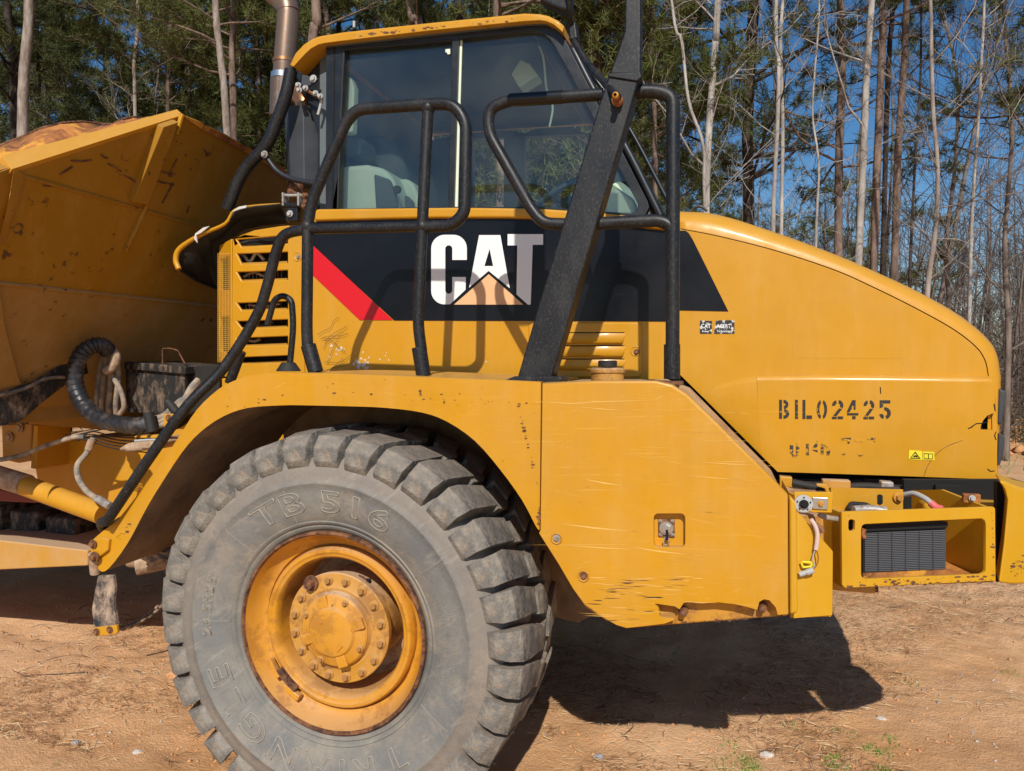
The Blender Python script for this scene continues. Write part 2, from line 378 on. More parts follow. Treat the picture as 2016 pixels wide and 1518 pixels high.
# ================================================================ SETTING
random.seed(7); RNG = np.random.default_rng(11)
def clay(b):
    n1 = b.noise(.55, 7, rough=.62); n2 = b.noise(2.6, 8, rough=.68); n3 = b.noise(19, 7, rough=.72); n4 = b.noise(90, 4, rough=.7)
    c = b.mix(b.ramp(n1, .36, .62), (.68, .345, .145), (.85, .53, .30))
    c = b.mix(b.mul(b.ramp(n2, .42, .66), .5), c, (.50, .25, .10))
    c = b.mix(b.mul(b.ramp(n3, .45, .72), .6), c, (.80, .49, .25))
    c = b.mix(b.mul(b.ramp(n4, .58, .70), .4), c, (.84, .62, .42))
    c = b.mix(b.mul(b.ramp(b.noise(45, 5, rough=.8), .55, .68), .38), c, (.36, .18, .08))
    far = b.ramp(b.pos('Y'), 11, 24); c = b.mix(b.mul(far, b.ramp(b.noise(.35, 6, rough=.7), .42, .55)), c, (.17, .16, .07))
    c = b.mix(b.ramp(b.pos('Y'), 24, 30), c, (.17, .11, .065))
    gm = b.mul(b.ramp(b.noise(1.6, 3), .60, .68), b.ramp(b.noise(17, 4), .55, .66)); c = b.mix(b.mul(gm, .6), c, (.11, .15, .03))
    b.base(c); b.bump(b.mx(b.mul(n3, .9), b.mul(n4, .6), 'ADD'), .8, .025)
M['clay'] = mat('orange_clay', (.4, .2, .1), .95, build=clay, spec=.2)
def graded(a, b, step, far, g=1.13):
    out = list(np.arange(a, b, step)); s = step; x = out[-1]
    while x < far: s *= g; x += s; out.append(x)
    return out
xr = graded(0, 3.6, .035, 320); xs = [-v for v in xr[:0:-1]] + xr
yr = graded(2.2, 6.5, .03, 420); yl = graded(0, .5, .25, 60); ys = [2.2 - v for v in yl[:0:-1]] + yr
def gh(x, y):
    h = .030 * noise.fractal(Vector((x * .9, y * .9, 3)), .9, 2.1, 4)
    if abs(x) < 7 and 1 < y < 12: h += .011 * noise.fractal(Vector((x * 6, y * 6, 1)), .8, 2, 3)
    h += .012 * sin(4.2 * (y - .10 * x) + 1.5 * noise.noise(Vector((x * .5, y * .5, 4)))) * max(0, noise.noise(Vector((x * .3, y * .35, 9))) + .4)
    if abs(x) > 1.2 or y > 6: h *= 1.3
    f = min(max((y - 17 + .12 * x) / 16, 0), 1); h += .75 * f * f * (3 - 2 * f) + max(0, y - 33) * .012
    if y > 9: h += .12 * noise.noise(Vector((x * .5, y * .5, 7))) * min(1, (y - 9) / 6)
    return h - .01
GV = [(x, y, gh(x, y)) for y in ys for x in xs]; nx = len(xs)
GF = [(j * nx + i, j * nx + i + 1, (j + 1) * nx + i + 1, (j + 1) * nx + i) for j in range(len(ys) - 1) for i in range(nx - 1)]
ground = raw('ground', GV, GF, 'clay', smooth=True); ground['kind'] = 'structure'
ground['label'] = 'orange clay ground with straw, pebbles and twigs'

# --- loose litter nobody could count
def strips(name, n, lmin, lmax, wd, colm, clus, thr, lift, label, region=(-4.6, 4.6, 2.4, 9.5), ang0=.25, spread=.9):
    V = []; F = []; k = 0; tries = 0
    while k < n and tries < n * 14:
        tries += 1; x = random.uniform(region[0], region[1]); y = region[2] + (region[3] - region[2]) * random.random() ** 1.25
        if noise.fractal(Vector((x * clus, y * clus, clus * 5)), .8, 2, 3) < thr: continue
        z = gh(x, y); a = random.gauss(ang0, spread); L = random.uniform(lmin, lmax); wv = wd * random.uniform(.6, 1.4)
        dx, dy = cos(a) * L / 2, sin(a) * L / 2; bx, by = -sin(a) * wv / 2, cos(a) * wv / 2; bend = random.uniform(-.18, .18) * L
        z0 = z + .003 + random.random() * lift; z1 = z + .004 + random.random() * lift * 1.6; z2 = z + .003 + random.random() * lift; zm = .35 * wv
        mxp, myp = x - sin(a) * bend, y + cos(a) * bend; q = len(V)
        V += [(x - dx, y - dy, z0), (mxp - bx, myp - by, z1), (mxp + bx, myp + by, z1), (mxp, myp, z1 + wv * .6), (x + dx, y + dy, z2)]
        F += [(q, q + 1, q + 3), (q, q + 3, q + 2), (q + 1, q + 4, q + 3), (q + 3, q + 4, q + 2)]; k += 1
    o = raw(name, V, F, colm); o['kind'] = 'stuff'; o['label'] = label; return o
M['straw'] = mat('dry_straw', (.74, .54, .30), .85); M['needle_litter'] = mat('brown_needles', (.27, .135, .06), .9); M['twigdark'] = mat('dark_twig', (.085, .055, .04), .9)
strips('straw_litter', 11000, .03, .13, .0026, 'straw', .9, -.12, .012, 'pale straw strewn over the clay')
strips('pine_needle_litter', 34000, .025, .09, .0028, 'needle_litter', .9, .02, .012, 'brown pine needles in drifts on the clay')
strips('twig_litter', 1500, .04, .20, .0045, 'twigdark', 1.1, .0, .016, 'dark twigs and roots lying on the clay')
def pebbles(name, n, r0, r1, colm, thr, seed, label, clus=1.1, region=(-4.6, 4.8, 2.5, 9)):
    rs = random.Random(seed); V = []; F = []; k = 0; tries = 0
    base = [(0, 0, 1), (1, 0, 0), (0, 1, 0), (-1, 0, 0), (0, -1, 0), (0, 0, -1)]; fs = [(0, 1, 2), (0, 2, 3), (0, 3, 4), (0, 4, 1), (5, 2, 1), (5, 3, 2), (5, 4, 3), (5, 1, 4)]
    while k < n and tries < n * 20:
        tries += 1; x = rs.uniform(region[0], region[1]); y = region[2] + (region[3] - region[2]) * rs.random() ** 1.3
        if noise.fractal(Vector((x * clus, y * clus, seed)), .8, 2, 3) < thr: continue
        r = r0 + (r1 - r0) * rs.random() ** 3; z = gh(x, y); q = len(V); a = rs.random() * 6
        for b in base:
            bx, by, bz = [c * r * rs.uniform(.6, 1.3) for c in b]; V.append((x + bx * cos(a) - by * sin(a), y + bx * sin(a) + by * cos(a), z + bz * .6 + r * .15))
        F += [(q + i, q + j, q + l) for i, j, l in fs]; k += 1
    o = raw(name, V, F, colm); o['kind'] = 'stuff'; o['label'] = label; return o
M['peb1'] = mat('pale_pebble', (.55, .50, .45), .8); M['peb2'] = mat('clay_clod', (.62, .31, .13), .95); M['peb3'] = mat('grey_pebble', (.33, .31, .31), .8)
pebbles('pebbles', 1600, .003, .011, 'peb1', .12, 3, 'pale pebbles scattered in patches on clay')
pebbles('gravel', 1300, .003, .011, 'peb3', .15, 9, 'grey gravel bits scattered on clay')
pebbles('clay_clods', 9000, .003, .014, 'peb2', -.25, 5, 'small orange clods of dry clay')
pebbles('spoil_clods', 2600, .03, .22, 'peb2', -.3, 8, 'broken orange clods of the dirt bank beyond the nose', .3, (5, 22, 12, 21))
M['grass'] = mat('fresh_grass', (.16, .26, .035), .7)
V = []; F = []
for (px, py, n) in ((1560, 1418, 14), (1468, 1494, 46), (1475, 1512, 46), (1645, 1478, 40), (1640, 1502, 30), (1655, 1502, 26), (1728, 1473, 50), (1740, 1508, 40), (1750, 1452, 22), (1435, 1466, 22), (1420, 1505, 24), (1990, 1320, 16), (1790, 1340, 14), (1650, 1432, 18)):
    p = ZP(px, py)
    for k in range(int(n * 1.5)):
        x, y = p.x + random.gauss(0, .028), p.y + random.gauss(0, .03); z = gh(x, y); a = random.random() * 6.3; q = len(V); L = random.uniform(.008, .024)
        V += [(x - .003 * cos(a), y - .003 * sin(a), z - .002), (x + .003 * cos(a), y + .003 * sin(a), z - .002), (x + random.gauss(0, .008), y + random.gauss(0, .008), z + L)]; F.append((q, q + 1, q + 2))
o = raw('grass_tufts', V, F, 'grass'); o['kind'] = 'stuff'; o['label'] = 'small green grass sprouts in the clay'
V = []; F = []
for k in range(14000):
    x = random.uniform(4, 30); y = random.uniform(11, 30); 
    if noise.noise(Vector((x * .4, y * .4, 2))) < 0: continue
    z = gh(x, y); a = random.random() * 6.3; q = len(V); L = random.uniform(.05, .22)
    V += [(x - .012 * cos(a), y - .012 * sin(a), z - .01), (x + .012 * cos(a), y + .012 * sin(a), z - .01), (x + random.gauss(0, .06), y + random.gauss(0, .06), z + L)]; F.append((q, q + 1, q + 2))
M['grass2'] = mat('winter_grass', (.24, .22, .10), .8)
o = raw('bank_grass', V, F, 'grass2'); o['kind'] = 'stuff'; o['label'] = 'thin winter grass on the bank before the woods'

# ---------------------------------------------------------------- TREES
def bark(name, a, b_, sc=5):
    def f(b):
        n = b.noise(sc, 7, b.coord((2.5, 2.5, .6)), rough=.7); c = b.mix(b.ramp(n, .38, .62), a, b_); c = b.mix(b.mul(b.ramp(b.noise(1.3, 4), .5, .7), .35), c, tuple(x * .55 for x in b_)); b.base(c); b.bump(n, .8, .03)
    return mat(name, a, .9, build=f, spec=.2)
M['bark_pale'] = bark('pale_bark', (.40, .34, .29), (.20, .15, .12)); M['bark_pine'] = bark('pine_bark', (.27, .19, .15), (.10, .068, .052)); M['bark_dark'] = bark('dark_bark', (.085, .062, .05), (.035, .026, .022)); M['bark_white'] = bark('whitish_bark', (.50, .46, .41), (.27, .23, .20), 3)
M['bark_grey'] = bark('grey_twig_bark', (.25, .20, .165), (.14, .105, .085))
def leafm(name, a, b_):
    def f(b): b.base(b.mix(b.ramp(b.noise(.9, 5), .35, .65), a, b_))
    m = mat(name, a, .7, build=f, spec=.3); return m
M['needles'] = leafm('pine_needles', (.075, .09, .020), (.135, .145, .036)); M['needles2'] = leafm('dark_pine_needles', (.045, .06, .018), (.09, .10, .028)); M['deadneedle'] = leafm('dead_needles', (.24, .13, .05), (.3, .17, .07))
class Tw:
    def __init__(s): s.V = []; s.F = []
    def tube(s, P, r0, r1, n=4):
        q = len(s.V); m = len(P) - 1
        for i, p in enumerate(P):
            t = (P[min(i + 1, m)] - P[max(i - 1, 0)]).normalized(); a = t.cross(Vector((.3, .9, .2))).normalized(); b = t.cross(a); r = r0 + (r1 - r0) * i / m
            for k in range(n): s.V.append(p + (a * cos(2 * pi * k / n) + b * sin(2 * pi * k / n)) * r)
        for i in range(m):
            for k in range(n): s.F.append((q + i * n + k, q + i * n + (k + 1) % n, q + (i + 1) * n + (k + 1) % n, q + (i + 1) * n + k))
    def make(s, name, m, parent): return raw(name, s.V, s.F, m, parent, smooth=True)
def wander(rs, p, d, L, n, wob, lift=0.):
    P = [p.copy()]; d = d.normalized()
    for i in range(n):
        d = (d + Vector((rs.gauss(0, wob), rs.gauss(0, wob), rs.gauss(0, wob) + lift))).normalized(); p = p + d * (L / n); P.append(p.copy())
    return P
def bareb(rs, T, p, d, L, r, lev, nsub, wob=.16, lift=.05, n=4):
    P = wander(rs, p, d, L, 5 if lev > 0 else 3, wob, lift); T.tube(P, r, max(r * .3, .003), n if lev > 1 else 3)
    if lev > 0:
        for k in range(nsub):
            i = rs.uniform(.2, .97) * (len(P) - 1); a = int(i); q = P[a].lerp(P[min(a + 1, len(P) - 1)], i - a); dd = (P[min(a + 1, len(P) - 1)] - P[max(a - 1, 0)]).normalized()
            e = Vector((rs.gauss(0, 1), rs.gauss(0, 1), rs.gauss(.3, .8))).normalized(); bareb(rs, T, q, dd * .8 + e * .75, L * rs.uniform(.32, .62), r * .48, lev - 1, nsub, wob * 1.1, lift, n)
def tufts(C, D, nn, L, wd, spread, rng):
    """needle triangles for tuft centres C (k,3) with axis D"""
    k = len(C); C = np.repeat(C, nn, 0); D = np.repeat(D, nn, 0); R_ = rng.normal(0, 1, (k * nn, 3)); R_ /= np.linalg.norm(R_, axis=1)[:, None]
    T = D * (1 - spread) + R_ * spread; T /= np.linalg.norm(T, axis=1)[:, None]; B = C + D * rng.uniform(-.1, .08, (k * nn, 1)); E_ = B + T * (L * rng.uniform(.6, 1.2, (k * nn, 1)))
    Wv = np.cross(T, rng.normal(0, 1, (k * nn, 3))); Wv /= np.linalg.norm(Wv, axis=1)[:, None] + 1e-9; Wv *= wd / 2
    V = np.stack([B - Wv, B + Wv, E_], 1).reshape(-1, 3); return V, np.arange(k * nn * 3).reshape(-1, 3)
def piney(rs, T, C, D, p, d, L, r, dens=1.0):
    """a pine limb: bending wood with sprays of needle tufts towards its end"""
    P = wander(rs, p, d, L, 6, .12, .03); T.tube(P, r, .006, 4)
    for k in range(int(9 * dens * (L ** .7) + 2)):
        i = rs.uniform(.32, 1) * (len(P) - 1); a = int(i); q = P[a].lerp(P[min(a + 1, len(P) - 1)], i - a); dd = (P[min(a + 1, len(P) - 1)] - P[max(a - 1, 0)]).normalized()
        e = Vector((rs.gauss(0, 1), rs.gauss(0, 1), rs.gauss(.25, .6))).normalized(); Q = wander(rs, q, dd * .7 + e * .7, L * rs.uniform(.15, .38), 3, .2, .08); T.tube(Q, .007, .003, 3)
        for m in range(4):
            t = rs.uniform(.35, 1) * 3; b = min(int(t), 2); c = Q[b].lerp(Q[b + 1], t - b); C.append(c + Vector((rs.gauss(0, .03), rs.gauss(0, .03), rs.gauss(0, .03)))); D.append((Q[b + 1] - Q[b]).normalized())
TREES = 0
def tree(kind, label, path, wpx, d, bk, seed, crown=None, top=None, group=None, needle='needles'):
    """path: surveyed points of the trunk; d: distance plane; wpx: trunk width in the survey"""
    rs = random.Random(seed); P = PY(path, d); P.sort(key=lambda v: v.z); base = P[0]; depth = (base - EYE).dot(_F); r = wpx / 2 * depth / FPX
    bx = base.x - (P[-1].x - base.x) / max(.5, P[-1].z - base.z) * base.z * .4; by = d; gz = gh(bx, by) - .05
    foot = Vector((bx, by, gz)); topz = top or 13 + rs.random() * 4; up = P[-1] + Vector(((P[-1].x - foot.x) / max(1, P[-1].z) * .6 * (topz - P[-1].z) + rs.gauss(0, .2), rs.gauss(0, .3), topz - P[-1].z))
    full = [foot] + ([p for p in P if p.z > gz + .5]) + [P[-1].lerp(up, .5) + Vector((rs.gauss(0, .1), 0, 0)), up]; sp = smoothpath(full, 5)
    root = thing(kind, label, 'tree', tuple(foot), group); T = Tw(); tot = len(sp) - 1
    q = 0; n = 9; T2 = Tw()
    for i in range(tot): pass
    m = tot; base_i = len(T2.V)
    for i, p in enumerate(sp):
        t = (sp[min(i + 1, m)] - sp[max(i - 1, 0)]).normalized(); a = t.cross(Vector((0, 1, 0))).normalized(); b = t.cross(a); hh = (p.z - gz) / topz; rr = r * (1.22 - .35 * min(1, p.z / 4) - .55 * max(0, hh - .35)) * (1 + .35 * math.exp(-(p.z - gz) * 3)) * rs.uniform(.95, 1.05)
        for k in range(n): T2.V.append(p + (a * cos(2 * pi * k / n) + b * sin(2 * pi * k / n)) * rr)
    for i in range(m):
        for k in range(n): T2.F.append((i * n + k, i * n + (k + 1) % n, (i + 1) * n + (k + 1) % n, (i + 1) * n + k))
    T2.make('trunk', bk, root)
    cr = dict(h0=2, h1=12, n=20, L=1.6, bare=0, lev=2, nsub=4, dens=1.); cr.update(crown or {})
    C = []; D = []
    for k in range(cr['n']):
        z = rs.uniform(cr['h0'], cr['h1']); j = min(range(len(sp)), key=lambda i_: abs(sp[i_].z - z)); p = sp[j].copy(); p.z = z if j < len(sp) - 1 and j > 0 else p.z
        if 0 < j < len(sp) - 1: 
            s0, s1 = (sp[j], sp[j + 1]) if z > sp[j].z else (sp[j - 1], sp[j]); f = (z - s0.z) / max(.01, s1.z - s0.z); p = s0.lerp(s1, min(1, max(0, f)))
        a = rs.random() * 2 * pi; sl = rs.uniform(.0, .55) if not cr['bare'] else rs.uniform(.35, 1.3); dv = Vector((cos(a), sin(a), sl)); L = cr['L'] * rs.uniform(.5, 1.25) * (1.15 - .5 * (z - cr['h0']) / max(1, cr['h1'] - cr['h0']))
        if cr['bare']: bareb(rs, T, p, dv, L, r * rs.uniform(.16, .34), cr['lev'], cr['nsub'])
        else: piney(rs, T, C, D, p, dv, L, min(r * .3, .03), cr['dens'])
    if T.V: _b = T.make('branches' if cr['bare'] else 'limbs', bk if cr['bare'] or bk != 'bark_pale' else 'bark_pine', root); _b['kind'] = 'stuff'
    if C:
        rng = np.random.default_rng(seed); V, F = tufts(np.array([tuple(c) for c in C]), np.array([tuple(c) for c in D]), 15, .17, .013, .62, rng); raw('foliage', V, F, needle, root)['kind'] = 'stuff'
    return root
PIN = lambda **k: dict(dict(h0=2.2, h1=9.5, n=26, L=1.9), **k)
BAR = lambda **k: dict(dict(bare=1, h0=2.6, h1=11, n=13, L=2.0), **k)
HI = lambda **k: dict(dict(h0=6.5, h1=15, n=22, L=2.2), **k)
# left of the exhaust, behind the dump body
tree('pine_tree', 'pale sunlit straight pine trunk at the far left behind the dump body', [(45, 270), (48, 140), (57, 0)], 24, 9.5, 'bark_pale', 1, HI())
tree('pine_tree', 'dark leaning pine trunk left of the pale sunlit one at the photo edge', [(30, 270), (27, 140), (14, 0)], 19, 11, 'bark_dark', 2, PIN(h0=3.5, n=30, L=2.4), needle='needles2')
tree('pine_tree', 'dark pine trunk close on the right of the pale far left trunk', [(76, 262), (70, 100), (66, 0)], 17, 12, 'bark_dark', 3, PIN(h0=3, n=30), needle='needles2')
tree('pine_tree', 'slim dark pine standing above the bent rusty lip of the body', [(125, 250), (127, 100), (124, 0)], 9, 13, 'bark_dark', 4, PIN(n=34, L=2.2))
tree('pine_tree', 'slim dark pine between the lip and the thin bare tree', [(210, 240), (206, 100), (200, 0)], 10, 15, 'bark_dark', 5, PIN(n=36, L=2.3))
tree('bare_tree', 'thin pale bare tree with upswept twigs behind the dump body peak', [(266, 232), (264, 130), (272, 0)], 8, 10.5, 'bark_pale', 6, BAR(h0=2.8, n=22, L=1.5, h1=8))
tree('pine_tree', 'bushy olive green young pine just right of the thin bare tree', [(330, 240), (334, 100), (340, 0)], 10, 12.5, 'bark_pine', 7, PIN(n=52, L=2.0, h0=2.6))
tree('pine_tree', 'pale brown pine trunk leaning right, left one of the pair before the exhaust', [(447, 262), (434, 110), (424, 0)], 17, 10, 'bark_pale', 8, HI())
tree('pine_tree', 'brown pine trunk, right one of the pair before the exhaust', [(461, 275), (457, 120), (460, 0)], 16, 10.8, 'bark_pine', 9, HI(n=26))
tree('pine_tree', 'slim pine with green boughs between the trunk pair and the exhaust stack', [(512, 270), (508, 100), (505, 0)], 9, 13, 'bark_pine', 10, PIN(n=46))
# behind the cab
tree('pine_tree', 'thick brown pine trunk directly right of the exhaust pipe', [(612, 200), (618, 60), (622, 0)], 24, 10, 'bark_pine', 11, HI())
tree('pine_tree', 'pale pine trunk second right of the exhaust pipe above the cab corner', [(648, 120), (645, 60), (640, 0)], 13, 12, 'bark_pine', 12, PIN(n=34))
tree('pine_tree', 'dark slim pine trunk third right of the exhaust pipe', [(668, 120), (666, 60), (668, 0)], 12, 13, 'bark_dark', 13, PIN(n=40))
tree('pine_tree', 'leaning brown pine trunk over the middle of the cab roof', [(832, 120), (820, 40), (806, 0)], 21, 10.5, 'bark_pine', 14, HI())
tree('pine_tree', 'young pine with green boughs over the rear half of the cab roof', [(745, 120), (742, 40), (740, 0)], 9, 13, 'bark_pine', 15, PIN(n=50, L=2.1))
tree('pine_tree', 'dark pine trunk over the roof left of the two wide trunks', [(905, 120), (904, 40), (903, 0)], 17, 11.5, 'bark_dark', 16, PIN(n=34))
tree('pine_tree', 'wide brown pine trunk over the front half of the cab roof', [(982, 120), (981, 40), (979, 0)], 22, 10.2, 'bark_pine', 17, HI())
tree('pine_tree', 'bushy green pine seen between cab roof and mirror arm', [(1065, 200), (1062, 40), (1060, 0)], 10, 12.5, 'bark_pine', 18, PIN(n=52))
tree('pine_tree', 'bushy green pine behind the mirror arm post', [(1178, 300), (1180, 100), (1184, 0)], 12, 11.5, 'bark_pine', 19, PIN(n=60, h0=3, L=2.1))
tree('pine_tree', 'bushy green pine just right of the mirror arm post above the handrail', [(1290, 380), (1286, 150), (1280, 0)], 12, 11, 'bark_pine', 20, PIN(n=40, h0=3.6, L=1.6, h1=8))
# right of the cab, behind the hood
tree('bare_tree', 'thin crooked whitish sapling that bends left above the hood start', [(1388, 420), (1385, 290), (1356, 200), (1342, 80), (1322, 0)], 7, 9.6, 'bark_white', 21, BAR(n=10, L=1.1, h0=2.5, h1=8))
tree('bare_tree', 'pale bare trunk standing straight behind the crooked whitish sapling', [(1390, 420), (1396, 250), (1408, 90), (1413, 0)], 15, 10, 'bark_white', 22, BAR(n=12, L=1.7, h0=4))
tree('pine_tree', 'dark forked branchy pine behind the hood start, widest dark trunk', [(1474, 440), (1472, 250), (1478, 120), (1486, 0)], 25, 12, 'bark_dark', 23, dict(h0=4.0, h1=11, n=30, L=2.6, dens=.32), needle='needles2')
tree('bare_tree', 'slim white trunk, left one of the close white pair behind the hood', [(1522, 450), (1530, 260), (1533, 130), (1528, 0)], 9, 10.2, 'bark_white', 24, BAR(n=13, L=1.3, h0=3.6))
tree('bare_tree', 'slim white trunk, right one of the close white pair behind the hood', [(1538, 460), (1541, 260), (1537, 100), (1541, 0)], 8, 10.6, 'bark_white', 25, BAR(n=13, L=1.4, h0=3.6))
tree('bare_tree', 'thin white Y shaped sapling between the white pair and brown pine', [(1606, 490), (1612, 330), (1600, 230), (1604, 140)], 6, 10.4, 'bark_white', 26, BAR(n=12, L=1.1, h0=2.2, h1=6), top=7)
tree('pine_tree', 'brown pine trunk with straggly needle boughs behind mid hood', [(1650, 500), (1652, 300), (1658, 130), (1655, 0)], 17, 12, 'bark_pine', 27, dict(h0=4.6, h1=12, n=24, L=2.4, dens=.4), needle='needles2')
tree('bare_tree', 'tallest whitish trunk, forking high, left in the dense trunk group', [(1690, 520), (1700, 300), (1706, 150), (1716, 0)], 15, 10.6, 'bark_white', 28, BAR(n=10, L=1.6, h0=4.6))
tree('pine_tree', 'rough brown trunk right beside the tallest whitish trunk', [(1720, 540), (1728, 300), (1736, 100), (1738, 0)], 16, 11.2, 'bark_pine', 29, HI(dens=.5, h0=6.2))
tree('pine_tree', 'dark trunk third in the dense trunk group', [(1738, 540), (1745, 240), (1752, 80), (1757, 0)], 11, 12.4, 'bark_dark', 30, HI(dens=.45, h0=6.2))
tree('pine_tree', 'dark straight trunk fourth in the dense trunk group', [(1760, 560), (1768, 300), (1780, 120), (1785, 0)], 15, 11.6, 'bark_pine', 31, HI(dens=.5, h0=6.2))
tree('bare_tree', 'black slim stem at the right end of the dense trunk group', [(1790, 570), (1800, 350), (1812, 160)], 6, 11.8, 'bark_dark', 32, BAR(n=12, L=1.6, h0=3.5, h1=8), top=9)
tree('bare_tree', 'grey sapling forking low into a wide V behind the hood slope', [(1824, 600), (1842, 450), (1846, 330), (1836, 200)], 10, 9.8, 'bark_pale', 33, BAR(n=16, L=1.9, h0=2.6, h1=7), top=8)
tree('bare_tree', 'thin pale stem right of the V shaped sapling', [(1908, 640), (1914, 420), (1928, 200)], 7, 10.8, 'bark_white', 34, BAR(n=14, L=1.5, h0=2.2, h1=7), top=9)
tree('bare_tree', 'brushy grey bare tree at the right photo edge above the nose', [(1985, 660), (1978, 480), (1992, 260)], 10, 14, 'bark_grey', 35, BAR(n=30, L=2.4, h0=1.2, h1=8, nsub=5), top=9)
tree('bare_tree', 'grey bare tree with bowed branches behind the lower hood slope', [(1868, 620), (1862, 480), (1880, 330)], 9, 15, 'bark_grey', 36, BAR(n=30, L=2.4, h0=1.5, h1=8, nsub=5), top=9)
tree('pine_tree', 'pine out of frame reaching needle boughs into the upper right corner', [(2120, 640), (2116, 300), (2110, 0)], 22, 10.5, 'bark_pine', 37, dict(h0=3.6, h1=10, n=34, L=2.7, dens=.6), needle='needles2')
# --- woodland that reads as one mass
def woods(name, n, x0, x1, y0, y1, seed, label, bare=.5, hi=(1.2, 9), nbr=14, L=1.5, dens=.8, needle='needles', hb=(6, 12), rb=(.03, .11), lv=1):
    rs = random.Random(seed); T = Tw(); C = []; D = []
    for k in range(n):
        x, y = rs.uniform(x0, x1), rs.uniform(y0, y1); isb = rs.random() < bare; H = rs.uniform(*hb) if isb else rs.uniform(9, 15); g = gh(x, y) if y < 60 else 1
        P = wander(rs, Vector((x, y, g - .1)), Vector((rs.gauss(0, .04), 0, 1)), H, 7, .035); T.tube(P, rs.uniform(*(rb if isb else (.04, .12))), .012, 5)
        for j in range(nbr):
            i = rs.uniform(hi[0] / H, .98) * 7; a = min(int(i), 6); q = P[a].lerp(P[a + 1], i - a); an = rs.random() * 6.28
            if isb: bareb(rs, T, q, Vector((cos(an), sin(an), rs.uniform(.3, 1.2))), L * rs.uniform(.5, 1.2), .014, lv, 5 if lv == 1 else 4, .2)
            else: piney(rs, T, C, D, q, Vector((cos(an), sin(an), rs.uniform(0, .5))), L * rs.uniform(.7, 1.3), .014, dens)
    o = T.make(name, 'bark_grey', None); o['kind'] = 'stuff'; o['label'] = label + ', stems and branches'
    if C:
        V, F = tufts(np.array([tuple(c) for c in C]), np.array([tuple(c) for c in D]), 7, .24, .026, .65, np.random.default_rng(seed)); f = raw(name + '_foliage', V, F, needle); f['kind'] = 'stuff'; f['label'] = label + ', needles'
woods('pine_thicket', 90, -19, -2, 14, 24, 50, 'dense young pine wood behind the dump body and cab', .2, nbr=24, L=1.5, dens=.9)
woods('distant_pine_wood', 70, -42, 2, 25, 38, 51, 'far pine wood filling the gaps at left', .1, nbr=22, L=2.2, dens=.55, needle='needles2')
woods('bare_thicket', 125, 1.5, 20, 14, 26, 52, 'grey tangle of bare winter trees behind the hood', .95, hi=(.4, 5), nbr=12, L=1.5, hb=(3.2, 6.4), rb=(.015, .045), lv=2)
woods('distant_bare_wood', 300, 0, 40, 27, 44, 53, 'far bare winter wood filling the gaps at right', .97, hi=(.3, 6), nbr=16, L=2.2, hb=(5, 10), rb=(.03, .08), lv=1)
def brush(name, n, x0, x1, y0, y1, seed, label, m='bark_grey'):
    rs = random.Random(seed); T = Tw()
    for k in range(n):
        x, y = rs.uniform(x0, x1), rs.uniform(y0, y1); g = gh(x, y)
        bareb(rs, T, Vector((x, y, g)), Vector((rs.gauss(0, .5), rs.gauss(0, .5), 1)), rs.uniform(.6, 2.4), .012, 1, 6, .25)
    o = T.make(name, m, None); o['kind'] = 'stuff'; o['label'] = label
brush('undergrowth', 2600, 2, 26, 15, 30, 60, 'brown winter undergrowth at the foot of the woods')
brush('undergrowth', 700, -22, 2, 13, 22, 61, 'brown winter undergrowth under the pines', 'bark_pine')
# ================================================================ THE TRUCK
TK = thing('dump_truck', 'yellow articulated dump truck with black handrails and muddy front wheel, filling the photo', 'dump truck', (-.9, 3.65, 0))
WX, WZ = -1.335, .722
YS = 3.0      # side of cab and hood
YT = 2.25     # outer face of tank and fender
YR = 2.38     # handrails
def tr(name, pts, r, m='black', parent=None, d=YR, fr=.07, smooth=False, n=14, rf=None):
    P = [Y(p[0], p[1], p[2] if len(p) > 2 else d) for p in pts]; P = smoothpath(P) if smooth else (fillet(P, fr) if fr else P)
    return tube(name, P, r, m, parent or TK, n, rf)
def bolt(name, c, r, h, parent, m='steel', axis=Vector((0, -1, 0)), washer=True):
    bm = bmesh.new(); q = axis.to_track_quat('Z', 'Y').to_matrix().to_4x4()
    bmesh.ops.create_cone(bm, cap_ends=True, segments=6, radius1=r, radius2=r * .93, depth=h, matrix=Matrix.Translation((0, 0, h / 2)))
    if washer: bmesh.ops.create_cone(bm, cap_ends=True, segments=16, radius1=r * 1.5, radius2=r * 1.45, depth=h * .25, matrix=Matrix.Translation((0, 0, h * .12)))
    me = mesh_of(bm, name); me.transform(q); o = finish(name, me, m, parent, smooth=False); o.location = c; return o

